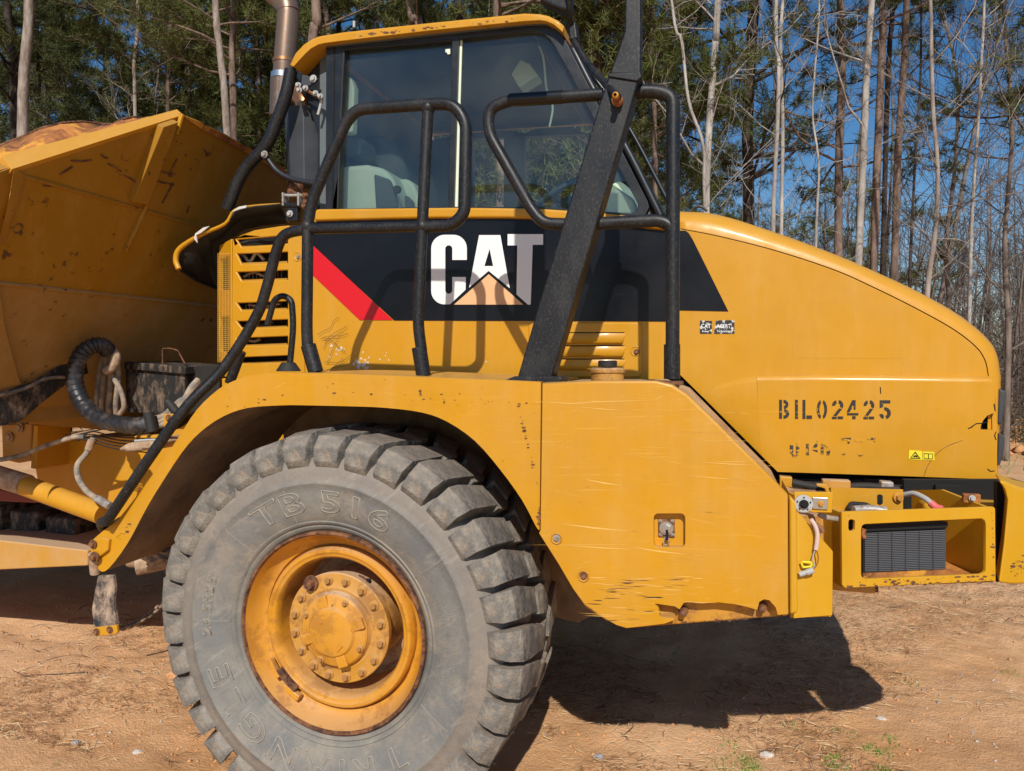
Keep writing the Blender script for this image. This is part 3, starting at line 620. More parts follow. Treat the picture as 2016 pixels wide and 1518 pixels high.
# ---------- wheel
def half_profile():
    return [(2.300, .368), (2.272, .374), (2.262, .384), (2.258, .392), (2.262, .397), (2.253, .402), (2.249, .410), (2.252, .414), (2.243, .430), (2.229, .470), (2.219, .515), (2.2165, .548), (2.2125, .552), (2.2125, .558), (2.217, .562), (2.2195, .585), (2.226, .612), (2.240, .636), (2.262, .654), (2.300, .668), (2.40, .678), (2.51, .682)]
hp = half_profile(); prof = hp + [(5.02 - y, r) for y, r in hp[-2::-1]]
tyre = lathe('tyre', prof, (WX, WZ), 'rubber', TK, n=180, ang=50)
def lug_mesh(sec, a_of, flip=False):
    """sec: list of (y, r, half angle, centre shift)"""
    bm = bmesh.new(); A = []; B = []
    for y, r, h, s in sec:
        if flip: y = 5.02 - y
        A.append(bm.verts.new((r * sin(s - h), y, r * cos(s - h)))); B.append(bm.verts.new((r * sin(s + h), y, r * cos(s + h))))
    n = len(sec); bm.faces.new(A); bm.faces.new(B[::-1])
    for i in range(n): bm.faces.new((A[i], B[i], B[(i + 1) % n], A[(i + 1) % n]))
    bmesh.ops.recalc_face_normals(bm, faces=bm.faces); bmesh.ops.triangulate(bm, faces=[f for f in bm.faces if len(f.verts) > 4])
    bmesh.ops.bevel(bm, geom=[e for e in bm.edges if len(e.link_faces) == 2 and e.calc_face_angle(0) > .5], offset=.0032, segments=2, affect='EDGES', profile=.6)
    rg = random.Random(int(a_of * 7) + 3)
    for v in bm.verts: n_ = noise.noise_vector(v.co * 24 + Vector((a_of * 5, 0, 0))); v.co += n_ * .0050
    me = mesh_of(bm, 'tread_lug'); me.materials.append(M['lug']); me.shade_smooth(); me.set_sharp_from_angle(angle=radians(32)); return me
NL = 34; PT = 2 * pi / NL
sec1 = [(2.232, .606, .074, .0), (2.2135, .640, .073, .0), (2.2140, .688, .072, .003), (2.250, .728, .074, .01), (2.300, .735, .074, .02), (2.455, .743, .060, .075), (2.455, .655, .066, .075), (2.30, .630, .076, .02)]
sec2 = [(2.445, .741, .058, .0), (2.51, .745, .062, .02), (2.575, .741, .058, .0), (2.575, .66, .064, .0), (2.445, .66, .064, .0)]
LM = [[lug_mesh(sec1, q), lug_mesh(sec2, q), lug_mesh(sec1, q, True)] for q in range(5)]
def lugs(parent, Yoff=0, first=True):
    for k in range(NL):
        for j, me in enumerate(LM[random.randrange(5)]):
            o = bpy.data.objects.new('tread_lug', me); link(o, parent); o.location = (WX, Yoff, WZ); o.rotation_euler = (0, (k + (.5 if j == 1 else 0) + (.12 if j == 0 else .12)) * PT + random.uniform(-.004, .004), 0)
            s = random.uniform(.985, 1.008); o.scale = (s, 1, s)
lugs(tyre)
RIM = [(2.272, .374), (2.256, .373), (2.2515, .369), (2.2515, .364), (2.262, .359), (2.292, .350), (2.318, .336), (2.330, .322), (2.333, .312), (2.352, .309), (2.352, .302)]
rim = lathe('wheel_rim', RIM, (WX, WZ), ['rim', 'rustd'], TK, n=120, ang=35, mi=[1, 1, 1, 1, 0, 0, 0, 0, 0, 0])
lathe('lock_ring', [(2.352, .303), (2.318, .301), (2.308, .294), (2.307, .284), (2.313, .276), (2.314, .268), (2.322, .261), (2.345, .257), (2.50, .252), (2.56, .252)], (WX, WZ), 'rim', rim, n=120, ang=35)
lathe('rim_well', [(2.50, .253), (2.53, .235), (2.54, .10)], (WX, WZ), 'mud', rim, n=64)
for (aa, ab, r1, r2, mm) in ((207, 221, .305, .322, 'rim'), (216, 236, .285, .305, 'rustd'), (229, 241, .305, .326, 'rim')):
    bm = bmesh.new(); L = []
    for i in range(9):
        a = radians(aa + (ab - aa) * i / 8); L.append([bm.verts.new((WX + r * cos(a), y, WZ + r * sin(a))) for r, y in ((r1, 2.312), (r1, 2.288), (r2, 2.284), (r2, 2.325))])
    for a, b in zip(L, L[1:]):
        for k in range(4): bm.faces.new((a[k], a[(k + 1) % 4], b[(k + 1) % 4], b[k]))
    bm.faces.new(L[0]); bm.faces.new(L[-1][::-1]); bmesh.ops.recalc_face_normals(bm, faces=bm.faces); finish('ring_clip', mesh_of(bm), mm, rim, .004)
hub = lathe('wheel_hub', [(2.54, .185), (2.345, .185), (2.342, .205), (2.318, .207), (2.314, .203), (2.314, .160), (2.310, .150), (2.312, .140), (2.305, .1365), (2.29, .132), (2.284, .128)], (WX, WZ), 'worn', TK, n=96, ang=28)
lathe('hub_cap', [(2.290, .134), (2.284, .128), (2.281, .118), (2.272, .094), (2.262, .086), (2.260, .08), (2.259, 0)], (WX, WZ), 'rim', hub, n=96, ang=28)
for k in range(16):
    a = radians(11 + k * 22.5); big = (k == 5)
    bolt('hub_bolt', (WX + .181 * cos(a) * (1.06 if big else 1), 2.313, WZ + .181 * sin(a) * (1.06 if big else 1)), .0125 if not big else .020, .016 if not big else .03, hub, 'worn' if not big else 'rustd')
for k in range(8):
    a = radians(20 + k * 45); c = Vector((WX + .112 * cos(a), 2.276, WZ + .112 * sin(a)))
    bm = bmesh.new(); bmesh.ops.create_cube(bm, size=1); bmesh.ops.transform(bm, matrix=Matrix.Translation(c) @ Matrix.Rotation(-a, 4, 'Y') @ Matrix.Diagonal((.044, .016, .040, 1)), verts=bm.verts)
    if k % 2 == 0: finish('cap_boss', mesh_of(bm), 'rim', hub, .005); 
    else:
        bm.free(); bolt('cap_bolt', c + Vector((cos(a) * .008, .004, sin(a) * .008)), .009, .012, hub, 'worn')
for (u, v, a) in ((-.045, .045, 45), (.04, -.05, -42)):
    bm = bmesh.new(); bmesh.ops.create_cube(bm, size=1); bmesh.ops.transform(bm, matrix=Matrix.Translation((WX + u, 2.258, WZ + v)) @ Matrix.Rotation(radians(-a + 90), 4, 'Y') @ Matrix.Diagonal((.034, .006, .006, 1)), verts=bm.verts); finish('cap_rib', mesh_of(bm), 'rim', hub, .002)
tr('valve_stem', [(700, 1132, 2.42), (716, 1138, 2.36), (722, 1150, 2.34)], .006, 'rustd', rim, fr=.01); box('valve_bracket', Y(722, 1146, 2.38), (.03, .02, .025), 'dark', rim)
# raised writing on the sidewall
def wrap_text(txt, size, r, deg, parent, depth=.004, sx=1.0, yface=2.2225, mirror=False, outline=True, bold=.0, inward=False, name='sidewall_lettering', mt='letter', spacing=1.):
    cu = bpy.data.curves.new('t', 'FONT'); cu.body = txt; cu.size = size; cu.align_x = 'CENTER'; cu.offset = bold; cu.resolution_u = 3; cu.space_character = spacing
    if outline: cu.fill_mode = 'NONE'; cu.bevel_depth = depth * .5; cu.bevel_resolution = 0
    else: cu.extrude = depth * .3
    o = bpy.data.objects.new('t', cu); COL.objects.link(o); dg = bpy.context.evaluated_depsgraph_get(); me = bpy.data.meshes.new_from_object(o.evaluated_get(dg)); bpy.data.objects.remove(o)
    for v in me.vertices:
        x, y, z = v.co; x *= sx
        if inward: rr = r - y; a = radians(deg) + x / r      # letters whose feet point outward (bottom of wheel read upright) 
        else: rr = r + y; a = radians(deg) - x / r
        t = (rr - .41) / .15; yf = np.interp(rr, [.41, .43, .47, .515, .548, .60], [2.249, 2.243, 2.229, 2.219, 2.2165, 2.222])
        v.co = (WX + rr * cos(a), yf - z - (.0005 if outline else .0015), WZ + rr * sin(a))
    me.materials.clear(); oo = finish(name, me, mt, parent, smooth=False); oo['kind'] = 'stuff'; return oo
wrap_text('TB 516', .115, .450, 92, tyre, .0052, 1.5, bold=.0012, spacing=1.05)
wrap_text('TRIANGLE', .115, .450, 254, tyre, .0052, 1.3, bold=.0012, spacing=1.32)
wrap_text('23.5R25', .048, .485, 172, tyre, .004, 1.25, spacing=1.15)
wrap_text('ALL STEEL RADIAL CONSTRUCTION', .018, .455, -2, tyre, .002, 1.2, outline=False, spacing=1.15)
wrap_text('TUBELESS  TRIANGLE TIRE', .016, .49, 2, tyre, .002, 1.2, outline=False, spacing=1.25)
for dg_ in (35, 61, 107, 138, 179, 221, 262, 290, 330): 
    a = radians(dg_); tube('mould_line', [Vector((WX + r * cos(a), np.interp(r, [.41, .43, .47, .515, .548, .60], [2.249, 2.243, 2.229, 2.219, 2.2165, 2.222]) + .0004, WZ + r * sin(a))) for r in (.415, .43, .45, .47, .49, .515, .535, .548)], .0013, 'letter', tyre, 5)

# ---------- fender over the wheel
FO = [(179, 1066), (202, 1046), (226, 1028), (251, 1000), (314, 916), (352, 860), (388, 806), (428, 768), (460, 750), (493, 740), (551, 734), (700, 737), (850, 743), (1000, 749), (1065, 752)]
FI = [(1062, 1044), (1055, 1036), (1028, 985), (985, 925), (935, 868), (880, 830), (830, 812), (760, 803), (690, 800), (600, 798), (555, 798), (488, 803), (439, 820), (394, 851), (358, 891), (314, 958), (287, 1003), (251, 1070), (215, 1118), (197, 1124), (184, 1100)]
FOd = [(p.x, p.y) for p in smoothpath([Vector((a, b, 0)) for a, b in FO], 3)]; FId = [(p.x, p.y) for p in smoothpath([Vector((a, b, 0)) for a, b in FI], 3)]
fo = PY(FOd + FId, YT + .01); nf = len(FOd)
wts = {i: 1.0 if i > 14 else .3 + .05 * i for i in range(0, nf - 1)}; wts.update({i: .30 for i in range(nf, len(fo) - 1)}); wts[nf - 1] = .18
def arch_dirt_shade(b): b.base(b.mix(b.ramp(b.noise(6, 7, rough=.7), .35, .65), (.16, .10, .06), (.33, .21, .12)))
M['archdirt_shade'] = mat('caked_dirt_and_shade', (.3, .2, .12), .95, build=arch_dirt_shade)  # caked dirt in the arch; also the shadow tone of the rear chassis
fender = prism('fender', fo, .66, ['fender', 'archdirt_shade'], TK, bev=.045, seg=7, weights=wts, ang=50, sidem=set(range(nf, len(fo) - 1)))
# ---------- tank cover with the torn lower edge
TT = [(1068, 753), (1180, 750), (1290, 750), (1322, 757), (1352, 776), (1400, 822), (1480, 902), (1551, 974), (1553, 1209)]
TB = [(1531, 1211), (1527, 1196), (1515, 1182), (1504, 1180), (1495, 1185), (1491, 1201), (1474, 1196), (1450, 1190), (1415, 1186), (1380, 1188), (1357, 1185), (1346, 1187), (1338, 1200), (1329, 1194), (1308, 1191), (1288, 1188), (1296, 1196), (1298, 1212), (1303, 1216), (1328, 1216), (1327, 1221), (1308, 1228), (1262, 1234), (1233, 1237), (1213, 1231), (1192, 1219), (1172, 1206), (1150, 1190), (1128, 1160), (1100, 1112), (1061, 1050), (1064, 1043)]
tk = PY(TT + TB, YT); nt_ = len(TT)
wts = {0: .85, 1: 1, 2: 1, 3: 1, 4: 1, 5: .9, 6: .9, 7: .35}; wts.update({i: .06 for i in range(8, nt_ + 22)}); wts.update({i: .35 for i in range(nt_ + 22, nt_ + 30)}); wts[len(tk) - 1] = .14; wts[len(tk) - 2] = .2
# recess for the lock
def rr_hole(x0, y0, x1, y1, r, d, n=4, at=None):
    out = []; 
    for cx, cy, a0 in ((x1 - r, y0 + r, -90), (x1 - r, y1 - r, 0), (x0 + r, y1 - r, 90), (x0 + r, y0 + r, 180)):
        for k in range(n + 1):
            a = radians(a0 + 90 * k / n); px, py = cx + r * cos(a), cy + r * sin(a); out.append((at or (lambda u, v: Y(u, v, d)))(px, py))
    return out
hole = rr_hole(1287, 1011, 1349, 1078, 9, YT)
# the skin is 35 mm thick at its lip; the deep box stands behind it
tank = prism('tank_cover', tk, .05, 'tank', TK, bev=.045, seg=7, weights={k: min(v, 1.) for k, v in wts.items()}, holes=[hole], wmin=.12, ang=50)
TBK = [(1075, 757), (1290, 757), (1345, 778), (1548, 984), (1553, 1213), (1232, 1238), (1192, 1222), (1152, 1196), (1064, 1053)]
prism('tank_body', PY(TBK[:4] + TBK[4:], YT + .045), .60, 'worn', TK, bev=.008)
prism('lock_pocket', rr_hole(1284, 1008, 1352, 1081, 9, YT + .03), .01, 'tank', tank)
box('lock_plate', Y(1312, 1040, YT + .028), (.052, .006, .058), 'rustd', tank, .004); bolt('lock_barrel', Y(1312, 1040, YT + .025), .015, .016, tank, 'chrome'); box('key', Y(1313, 1053, YT + .012), (.009, .008, .035), 'dark', tank, .002); tr('key_ring', [(1310, 1056), (1306, 1068), (1312, 1073), (1318, 1066), (1314, 1057)], .002, 'steel', tank, YT + .012, fr=0, smooth=True)
for px, py in ((1300, 1026), (1324, 1026), (1301, 1053), (1325, 1053)): bolt('plate_screw', Y(px, py, YT + .025), .004, .004, tank, 'steel')
for px, py, mm in ((1096, 1060, 'steel'), (1149, 1134, 'rustd')):
    c = Y(px, py, YT - .001); lathe('bolt_dish', [(YT - .003, .019), (YT - .006, .017), (YT - .001, .012), (YT - .001, 0)], (c.x, c.z), 'tank', tank, n=24); bolt('cover_bolt', c, .0085, .009, tank, mm)
for px, py in ((1345, 1202), (1500, 1193)): bolt('cover_bolt', Y(px, py, YT + .04), .011, .028, tank, 'rustd')
# right hand fold and side plate
prism('corner_fold', PY([(1554, 976), (1569, 990), (1571, 1207), (1555, 1211)], YT + .004), .04, 'bump', TK, bev=.008)
sp_ = VP((Y(1570, 1100, YT + .012).x, YT + .012), (Y(1640, 1100, YT + .03).x, YT + .03))
prism('side_plate', [sp_.at(*p) for p in ((1568, 1006), (1572, 1009), (1640, 1086), (1639, 1212), (1562, 1218))], .012, 'bump', TK, bev=.002, seg=1)
prism('lower_bracket', PY([(1556, 975), (1560, 985), (1562, 1210), (1636, 1208), (1636, 1214), (1556, 1216)], YT + .06), .3, 'bump', TK)

# ---------- hood
HC = [(1338, 451), (1415, 466), (1529, 495), (1644, 533), (1720, 567), (1797, 605), (1873, 647), (1919, 682), (1938, 709), (1945, 740)]
HO = [(1338, 417), (1415, 424), (1530, 460), (1644, 502), (1725, 537), (1802, 573), (1880, 617), (1934, 660), (1957, 694), (1966, 742)]
def dense(P, per=5): return smoothpath([Vector((p[0], p[1], 0)) for p in P], per)
hc = [Y(p.x, p.y, YS) for p in dense(HC)]; ho = [Y(p.x, p.y, YS + .10) for p in dense(HO)]
hb = PY([(1962, 742), (1963, 944), (1740, 936), (1531, 929), (1434, 832), (1337, 736)], YS)
panel_ring = hc + [hb[0]] + hb[1:]
CH = rr_hole(0, 0, 1, 1, .1, 1)[:0]
hole = [Y(*p, YS) for p in ((1953, 814), (1954, 847), (1930, 846), (1931, 838), (1936, 827), (1944, 818))]
hood = prism('hood', panel_ring, .03, 'hood', TK, bev=.006, seg=2, holes=[hole], weights={}, wmin=.5)
# rolled shoulder and top, mirrored to the far side
bm = bmesh.new(); n = len(hc); rows = []; FAR = 4.35
for i in range(n):
    a = hc[i] + Vector((0, .004, 0)); b = ho[i]; g = (b - a); row = []
    sh = Vector((g.x, 0, g.z)); gap = sh.normalized() * .0045
    for k in range(8):
        t = k / 7 * pi / 2; row.append(Vector((a.x + gap.x + (sh.x - gap.x) * sin(t), a.y + g.y * (1 - cos(t)), a.z + gap.z + (sh.z - gap.z) * sin(t))))
    top = row[-1]; rise = sh.normalized() * .03
    row.append(Vector((top.x, 3.35, top.z)) + rise); row.append(Vector((top.x, 3.675, top.z)) + rise * 1.25)
    m_ = [Vector((p.x, 7.35 - p.y, p.z)) for p in row[-2::-1]]; rows.append([bm.verts.new(p) for p in row + m_])
for a, b in zip(rows, rows[1:]):
    for k in range(len(a) - 1): bm.faces.new((a[k], a[k + 1], b[k + 1], b[k]))
# rear edge lip and nose
lip = [bm.verts.new(v.co + Vector((-.01, .012, -.02))) for v in rows[0]]
for k in range(len(lip) - 1): bm.faces.new((rows[0][k], lip[k], lip[k + 1], rows[0][k + 1]))
nose = [bm.verts.new(Vector((v.co.x - .0, v.co.y, .98))) for v in rows[-1]]
for k in range(len(nose) - 1): bm.faces.new((rows[-1][k], rows[-1][k + 1], nose[k + 1], nose[k]))
bmesh.ops.recalc_face_normals(bm, faces=bm.faces); finish('hood_top', mesh_of(bm), 'hood', hood, ang=60)
prism('hood_core', [p + Vector((-.004, .035, 0)) for p in hc + hb], 1.26, 'dark', hood)
# swollen lower panel
LB = [(1490, 740), (1600, 739), (1750, 740), (1900, 742), (1950, 742), (1961, 752), (1963, 812), (1954, 814), (1944, 818), (1936, 827), (1931, 838), (1930, 846), (1954, 847), (1963, 848), (1963, 944), (1740, 936), (1531, 929), (1500, 898), (1495, 850), (1492, 790)]
lowp = prism('hood_lower_panel', PY(LB, YS - .028), .0275, 'hood', hood, bev=.022, seg=6, weights={0: 1, 1: 1, 2: 1, 3: 1, 4: .8, 5: .3, 6: .05}, ang=50)
RW = [((1405, 762, 0), (1448, 746, 0), (1490, 738.5, 0)), ((1405, 764, .002), (1448, 748, .007), (1490, 740, .010)), ((1404, 767, .003), (1448, 752, .015), (1490, 744, .022)), ((1403, 770, .0035), (1448, 760, .018), (1490, 753, .0278)),
      ((1384, 782, .003), (1445, 790, .020), (1492, 792, .0282)), ((1440, 838, .012), (1470, 846, .022), (1495, 852, .0282)), ((1500, 898, .027), (1500, 898.3, .027), (1501, 898.6, .0282))]
raw('hood_panel_flare', [Y(a, b_, YS - .0006 - d) for row in RW for a, b_, d in row], [(i * 3 + k, i * 3 + k + 1, i * 3 + k + 4, i * 3 + k + 3) for i in range(6) for k in range(2)], 'hood', lowp.parent, smooth=True)
prism('hood_inner_panel', PY([(1338, 740), (1534, 933), (1534, 1000), (1338, 850)], YS + .02), .03, 'dark', hood)
# crack, chips
for pts in ([(1912, 841), (1922, 834), (1936, 833), (1946, 830)], [(1906, 844), (1915, 840)], [(1944, 923), (1950, 928), (1958, 927)], [(1957, 795), (1959, 808)], [(1733, 762), (1734, 775)], [(1961, 850), (1958, 857), (1961, 866)]):
    tr('paint_crack', pts, .0018, 'dark', hood, YS - .0285, fr=0, n=5)
tr('hood_seal', [(1357, 418, 3.3), (1368, 407, 3.3), (1382, 406, 3.3), (1392, 416, 3.3)], .006, 'hose', hood, fr=.03)
# headlight housings on the nose
for (a, b, c_, d) in (((1966, 764), (1983, 770), (1980, 800), (1974, 836)), ((1966, 852), (1979, 858), (1977, 886), (1970, 916))):
    prism('headlight', [Y(*p, 3.02) for p in (a, b, c_, d)] + [Y(1963, d[1], 3.02)], .2, 'muff', TK, bev=.01)

def sheet(name, pts, d, m, parent, th=.0015): return prism(name, [Y(p[0], p[1], d) for p in pts], th, m, parent)
# prints on the hood
sheet('black_print', [(1337, 454), (1350, 454), (1356, 459), (1364, 472), (1434, 613), (1337, 611)], YS - .0025, 'band', hood)

# ---------- engine side panel below the cab
side = prism('engine_side_panel', PY([(600, 418), (1313, 436), (1313, 748), (600, 748)], YS), .03, 'hood', TK, bev=.004, seg=2)
sill = prism('window_sill', PY([(626, 411), (900, 408), (1060, 410), (1180, 418), (1290, 430), (1313, 440), (1313, 453), (1130, 433), (1000, 429), (860, 429), (760, 431), (618, 435), (618, 414)], YS - .022), .05, 'hood', TK, bev=.012, seg=4)
sheet('black_print', [(600, 440), (618, 437), (760, 433), (860, 431), (1000, 431), (1130, 435), (1312, 455), (1312, 633), (776, 631), (617, 484), (600, 469)], YS - .0025, 'band', side)
sheet('red_print', [(600, 469), (617, 484), (773, 630), (708, 630), (617, 543), (600, 527)], YS - .0035, 'red', side)
DL = YS - .0045
def arcp(cx, cy, rx, ry, a0, a1, n=7): return [(cx + rx * cos(radians(a0 + (a1 - a0) * k / n)), cy + ry * sin(radians(a0 + (a1 - a0) * k / n))) for k in range(n + 1)]
def dz(L, ox=820, oy=400, s=3.15): return [(ox + x / s, oy + y / s) for x, y in L]
# C  A  T and the peach triangle
Cout = arcp(175, 280, 84, 84, 180, 270)[0:] + arcp(230, 280, 82, 84, 270, 360) + [(312, 352), (222, 352), (222, 285)] + arcp(200, 283, 22, 22, 0, -180) + arcp(200, 540, 22, 22, 180, 0) + [(222, 458), (306, 458), (304, 537), (208, 627)] + [(180, 628)] + arcp(175, 545, 84, 83, 90, 180)[1:]
sheet('white_letter', dz(Cout), DL, 'white', side)
prism('white_letter', PY(dz([(388, 198), (520, 198), (578, 527), (447, 420), (326, 524)]), DL), .0015, 'white', side, holes=[PY(dz([(453, 283), (475, 390), (421, 390)]), DL)])
sheet('white_letter', dz([(565, 192), (785, 192), (785, 258), (720, 258), (708, 629), (690, 629), (620, 566), (625, 262), (565, 262)]), DL, 'white', side)
sheet('peach_triangle', dz([(448, 440), (662, 629), (232, 629)]), DL - .0006, 'inlay', side)
# louvre door
door = prism('louvre_door', PY([(1046, 635), (1257, 635), (1263, 641), (1263, 738), (1257, 743), (1046, 743), (1040, 738), (1040, 641)], YS - .010), .012, 'hood', TK, bev=.006, seg=3)
for y0 in (656, 682, 708):
    tp_, bt = YS - .012, YS - .032; a, b, c_, d = Y(1098, y0, tp_), Y(1232, y0, tp_), Y(1224, y0 + 17, bt), Y(1098, y0 + 17, bt)
    e, f = Y(1098, y0 + 21, tp_), Y(1226, y0 + 21, tp_); raw('louvre', [a, b, c_, d, e, f], [(0, 1, 2), (0, 2, 3), (3, 2, 5), (3, 5, 4), (1, 5, 2), (0, 3, 4)], 'hood', door)
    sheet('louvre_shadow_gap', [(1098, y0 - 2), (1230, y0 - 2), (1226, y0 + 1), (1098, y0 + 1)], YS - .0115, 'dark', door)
lathe('latch_dish', [(YS - .012, .022), (YS - .0135, .019), (YS - .0105, .014), (YS - .0105, 0)], (Y(1252, 691, YS).x, Y(1252, 691, YS).z), 'hood', door, n=24); bolt('latch', Y(1253, 693, YS - .01), .008, .012, door, 'rustd')
# stone chips in the paint
rs = random.Random(5)
for (cx, cy, n_, sp) in ((712, 716, 26, 9), (672, 684, 8, 9), (735, 700, 8, 20), (655, 700, 6, 14), (890, 722, 5, 40), (1000, 700, 4, 60)):
    for k in range(n_):
        px, py = cx + rs.gauss(0, sp), cy + rs.gauss(0, sp * .6); r = rs.uniform(1.0, 4.2) if sp < 12 else rs.uniform(.8, 2)
        if py > 740: continue
        sheet('paint_chip', [(px + r * cos(a) * rs.uniform(.5, 1.2), py + r * sin(a) * rs.uniform(.5, 1.2)) for a in [i * 2 * pi / 7 for i in range(7)]], YS - .0008 - k * .00002, 'ptch', side, .0006)
# stencilled number
def stroke(parts, ox, oy, wd, ht, m, name):
    for poly in parts: sheet(name, [(ox + x * wd, oy + y * ht) for x, y in poly], YS - .0298, m, hood)
def ring(cx, cy, ro, ri, a0, a1, ya=1., n=6):
    o = [(cx + ro * cos(radians(a0 + (a1 - a0) * k / n)), cy + ro * ya * sin(radians(a0 + (a1 - a0) * k / n))) for k in range(n + 1)]
    i = [(cx + ri * cos(radians(a0 + (a1 - a0) * k / n)), cy + (ro * ya - .17) * sin(radians(a0 + (a1 - a0) * k / n))) for k in range(n, -1, -1)]; return o + i
ST = {
 'B': [[(0, 0), (.28, 0), (.28, 1), (0, 1)], ring(.42, .25, .5, .22, -88, 80, .5), ring(.42, .74, .58, .27, -80, 88, .45)],
 'I': [[(.05, 0), (.85, 0), (.85, 1), (.05, 1)]],
 'L': [[(0, 0), (.3, 0), (.3, 1), (0, 1)], [(.4, .82), (1, .82), (.97, 1), (.4, 1)]],
 '0': [ring(.45, .5, .45, .18, 100, 260, 1.1, 10), ring(.57, .5, .45, .18, -80, 80, 1.1, 10)],
 '2': [ring(.46, .28, .44, .16, 175, 258, .62), ring(.56, .28, .46, .17, -82, 32, .62), [(.62, .44), (.92, .46), (.42, .84), (.1, .84)], [(0, .88), (.42, .88), (.42, 1), (0, 1)], [(.50, .86), (1, .86), (.98, 1), (.50, 1)]],
 '4': [[(.45, .0), (.75, .0), (.75, .5), (.58, .5), (.58, .28), (.22, .62), (0, .66), (.0, .56)], [(0, .68), (1, .68), (1, .80), (0, .80)], [(.45, .84), (.75, .84), (.75, 1), (.45, 1)]],
 '5': [[(.05, 0), (.95, 0), (.95, .16), (.35, .16), (.33, .34), (.05, .42)], ring(.5, .68, .5, .2, -100, 75, .63, 8), ring(.44, .70, .42, .15, 100, 175, .66)]}
xs_ = {0: (1534, 20), 1: (1565, 7), 2: (1580, 19), 3: (1608, 20), 4: (1638, 22), 5: (1668, 22), 6: (1700, 21), 7: (1731, 23)}
for i, ch in enumerate('BIL02425'): stroke(ST[ch], xs_[i][0], 787 + (i * .15), xs_[i][1], 37.5, 'sten', 'stencil_mark')
for (ox, L) in ((1555, [[(0, .35), (.35, .35), (.35, .9), (0, .8)], [(.65, .3), (1, .3), (1, .85), (.65, .95)], [(.2, .9), (.8, .9), (.7, 1), (.3, 1)]]), (1587, [[(0, .3), (.3, .3), (.3, .9), (0, .9)]]), (1600, [[(0, .5), (.5, .1), (.5, .75), (0, .65)]]), (1616, [[(0, .33), (.3, .33), (.3, .85), (0, .85)], [(.4, .35), (.9, .4), (1, .6), (.4, .55)], [(.6, .7), (1, .65), (.9, .9), (.6, .9)]]),
            (1657, [[(0, 0), (1, 0), (.8, .3), (.6, .3), (.6, .12), (0, .12)], [(0, .85), (.4, .8), (.3, .95)]]), (1682, [[(0, .1), (1, .1), (.9, .22), (.1, .2)], [(.3, .8), (1, .85), (.6, 1)]]), (1708, [[(0, 0), (1, 0), (.7, .25), (.6, .1), (0, .1)]])):
    stroke(L, ox, 862, 19, 38, 'ghost', 'worn_stencil_mark')
# stickers
def flat_text(txt, px, py, hpx, d, m, parent, name='sticker_lettering', sx=1.):
    cu = bpy.data.curves.new('t', 'FONT'); cu.body = txt; cu.size = 1; cu.offset = .012; cu.resolution_u = 2
    o = bpy.data.objects.new('t', cu); COL.objects.link(o); dg = bpy.context.evaluated_depsgraph_get(); me = bpy.data.meshes.new_from_object(o.evaluated_get(dg)); bpy.data.objects.remove(o)
    for v in me.vertices: v.co = Y(px + v.co.x * hpx * 1.35 * sx, py - v.co.y * hpx * 1.35, d)
    me.materials.clear(); return finish(name, me, m, parent, smooth=False)
st1 = sheet('engine_sticker', [(1378, 631), (1402, 632), (1401, 657), (1378, 657)], YS - .002, 'stick', hood); flat_text('CAT', 1380, 646, 9, YS - .0035, 'white', hood, sx=.8); flat_text('Power', 1382, 654, 4, YS - .0035, 'white', hood)
st2 = sheet('technology_sticker', [(1410, 631), (1446, 630), (1446, 657), (1405, 657)], YS - .002, 'stick', hood); flat_text('ACERT', 1411, 646, 8.5, YS - .0035, 'white', hood, sx=.78); flat_text('Technology', 1411, 654, 4.6, YS - .0035, 'white', hood, sx=.95)
ws = sheet('warning_sticker', [(1790, 886), (1815, 888), (1815, 906), (1789, 904)], YS - .030, 'decalyel', hood)
prism('warning_triangle', PY([(1802, 889), (1812.5, 903.5), (1791.5, 902.5)], YS - .0312), .0008, 'dark', hood, holes=[PY([(1802, 892), (1809.5, 902), (1794, 901.2)], YS - .0312)]); sheet('warning_symbol', [(1797, 900), (1801, 896), (1805, 897), (1807, 901), (1803, 899.5)], YS - .0314, 'dark', hood, .0006)
sheet('manual_sticker', [(1817, 889), (1839, 890), (1840, 906), (1816, 905)], YS - .030, 'decalyel', hood)
prism('book_symbol', PY([(1819, 892), (1828, 893), (1837, 893), (1837, 903.5), (1828, 904), (1819, 903)], YS - .0312), .0008, 'dark', hood, holes=[PY([(1820, 893.2), (1827.3, 894), (1827.3, 902.8), (1820, 902)], YS - .0312), PY([(1828.7, 894), (1836, 894), (1836, 902.5), (1828.7, 902.8)], YS - .0312)])
sheet('faded_patch', [(1560, 653), (1787, 654), (1787, 706), (1560, 705)], YS - .0007, 'hood', hood, .0005)

# ---------- deck (walkway) between tank and side panel
DZ = 1.640
def deckpt(px, py, d): p = Y(px, py, d); return Vector((p.x, d, DZ))
deck = prism('deck_plate', [Vector((Y(600, 740, 2.33).x, 2.31, DZ - .012)), Vector((Y(1338, 745, 2.33).x, 2.31, DZ - .012)), Vector((Y(1338, 745, 3).x, 2.998, DZ - .012)), Vector((Y(560, 740, 3).x, 2.998, DZ - .012))], Vector((0, 0, -.03)), 'rustd', TK)
rs = random.Random(9)
for k in range(30):
    px = rs.uniform(640, 1330); c = deckpt(px, 745, rs.uniform(2.30, 2.42)); c.z = DZ - .006; box('deck_rust_flake', c, (rs.uniform(.01, .05), .02, rs.uniform(.006, .016)), rs.choice(['rustd', 'rust', 'mud']), deck, 0)
cap = Y(1196, 735, 2.62)
neck = lathe('filler_neck', [(0, 0)], (0, 0), 'worn', TK) if False else None
